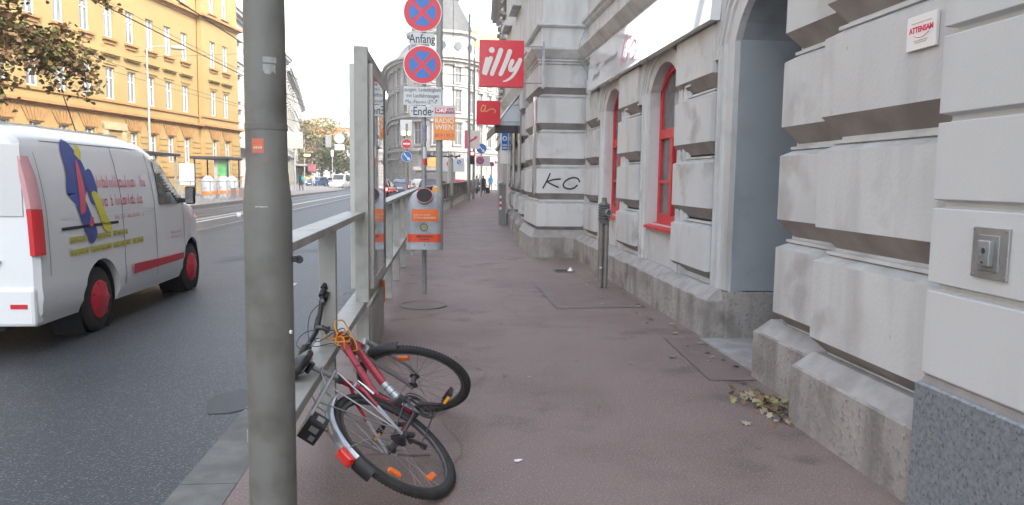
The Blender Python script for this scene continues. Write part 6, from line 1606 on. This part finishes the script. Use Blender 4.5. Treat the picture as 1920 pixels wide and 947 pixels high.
# ================= TREES
LV=[mat('leaf_olive',(.19,.185,.06),rough=.7),mat('leaf_russet',(.24,.14,.075),rough=.7),mat('leaf_ochre',(.34,.25,.09),rough=.7),mat('leaf_green',(.11,.15,.055),rough=.7)]
M_bark=mat('tree_bark',(.09,.07,.055),(.06,.05,.04),scale=6,rough=.9,bump=.5,bscale=20)
def leaf(mb,c,s,mi,rg):
    y=rg.uniform(0,2*PI); R=Matrix.Rotation(y,3,'Z')@Matrix.Rotation(rg.uniform(-1.1,1.1),3,'X')@Matrix.Rotation(rg.uniform(-1,1),3,'Y')
    mb.add([c+R@Vector(p)*s for p in ((0,-.5,0),(.42,-.15,.06),(.28,.15,0),(0,.55,.05),(-.28,.15,0),(-.42,-.15,.06))],[(0,1,2,3,4,5)],mi)
rg=random.Random(21)
tr=empty('street_tree',(-13.2,17.2,0),'autumn street tree whose brown and olive branches reach in at the top left','tree')
mb=MB(); mb.tube(catmull([(-13.2,17.2,-.1),(-13.15,17.2,2.0),(-13.3,17.3,4.0),(-13.2,17.2,6.0),(-13.3,17.2,9)],4),[.24,.22,.2,.19,.18,.18,.17,.16,.16,.15,.14,.13,.12,.11,.10,.09,.08][:17],12)
lf=MB()
def branch(P,r0,depth,spread):
    Q=catmull(P,4); n=len(Q); mb.tube(Q,[max(r0*(1-.85*i/(n-1)),.006) for i in range(n)],7)
    for i in range(2,n):
        if depth>0 and rg.random()<.75:
            d=(Q[i]-Q[i-1]).normalized(); e=(d+Vector((rg.uniform(-1,1),rg.uniform(-1,1),rg.uniform(-.95,.6)))*.9).normalized(); L=rg.uniform(.7,1.5)*spread
            branch([Q[i],Q[i]+e*L*.5+Vector((0,0,.05)),Q[i]+e*L-Vector((0,0,.12*L))],r0*.35,depth-1,spread*.62)
    if depth<=1:
        for i in range(1,n):
            for k in range(8 if depth==0 else 5):
                lf_c=Q[i]+Vector((rg.gauss(0,.13),rg.gauss(0,.13),rg.gauss(-.02,.10)))
                x=rg.random(); mi=1 if x<.45 else 0 if x<.72 else 2 if x<.88 else 3
                leaf(lf,lf_c,rg.uniform(.09,.16),mi,rg)
for P in ([(-13.2,17.2,4.6),(-11.8,17.4,5.0),(-10.2,17.0,4.9),(-8.9,16.9,4.9)],[(-13.2,17.2,5.0),(-11.8,16.6,5.6),(-10.4,16.4,5.9),(-9.0,16.3,5.8)],[(-13.2,17.2,4.2),(-12.2,17.5,4.3),(-11.2,17.4,4.2),(-10.3,17.2,4.0)],
          [(-13.2,17.2,5.4),(-12,17.8,6.2),(-10.3,17.9,6.7),(-8.9,17.6,6.5)],[(-13.2,17.2,4.9),(-12,16.2,5.0),(-11,15.6,5.1),(-9.9,15.5,5.2)],[(-13.2,17.2,4.4),(-12.0,18.4,4.7),(-10.6,18.8,4.9),(-9.6,19.,4.8)],
          [(-13.2,17.2,6.0),(-14,18,7),(-15,18.5,8)],[(-13.2,17.2,7),(-12,17.5,8.0),(-10.5,17.6,8.4),(-9.6,17.6,8.2)],[(-13.2,17.2,4.0),(-12.4,17.0,3.9),(-11.7,16.9,3.6),(-11.2,16.8,3.3)]):
    branch([Vector(p) for p in P],.075,2,1.0)
mb.build('trunk',M_bark,tr,True); lf.build('crown',LV,tr)
def far_tree(label,x,y,h,r,mix_,n=2600,z=0):
    t=empty('autumn_tree',(x,y,z),label,'tree','trees at the end of the street')
    m=MB(); m.tube([(x,y,-.1),(x+.1,y,h*.35),(x-.1,y,h*.7)],[.35,.28,.1],8)
    for k in range(7):
        a=k*.9; m.tube([(x,y,h*.3+k*.3),(x+math.cos(a)*r*.45,y+math.sin(a)*r*.45,h*.5+k*.35),(x+math.cos(a)*r*.7,y+math.sin(a)*r*.7,h*.6+k*.4)],[.14,.08,.03],6)
    m.build('trunk',M_bark,t,True)
    l=MB(); cl=[]
    for k in range(34):
        a=rg.uniform(0,2*PI); zz=rg.uniform(.28,1.0); rr_=r*math.sin(PI*min(1,(zz-.15)/1.0))**.6*rg.uniform(.35,1.0); cl.append((x+rr_*math.cos(a),y+rr_*math.sin(a),h*zz,rg.choice(mix_)))
    for k in range(n):
        c=rg.choice(cl); leaf(l,Vector((c[0]+rg.gauss(0,r*.17),c[1]+rg.gauss(0,r*.17),min(c[2]+rg.gauss(0,r*.16),h*1.03))),rg.uniform(.35,.6),c[3] if rg.random()<.8 else rg.choice((0,1,2,3)),rg)
    l.build('crown',LV,t); return t
far_tree('russet brown tree at the left of the far tree group',-33.5,175,13.5,5.2,[1,1,2,0],4600)
far_tree('tall yellow green tree in the middle of the far tree group',-27.5,172,13.8,5.6,[0,2,3,0],5200)
far_tree('darker green low tree in front of the pale far house',-22.5,160,9.5,4.4,[3,3,0],3400)
far_tree('small russet tree under the yellow green one',-30,160,8.5,4.0,[1,0,1],3000)

# ================= AIR
hz=MB(); hz.box(-330,330,-90,620,-1.3,46)
hm=bpy.data.materials.new('haze_air'); hm.use_nodes=True; nt=hm.node_tree; nt.nodes.clear()
pv=nt.nodes.new('ShaderNodeVolumePrincipled'); pv.inputs['Density'].default_value=.0008; pv.inputs['Color'].default_value=(.93,.95,.97,1); pv.inputs['Anisotropy'].default_value=.2
ou=nt.nodes.new('ShaderNodeOutputMaterial'); nt.links.new(pv.outputs[0],ou.inputs['Volume'])
tag(hz.build('haze',hm),kind='stuff')
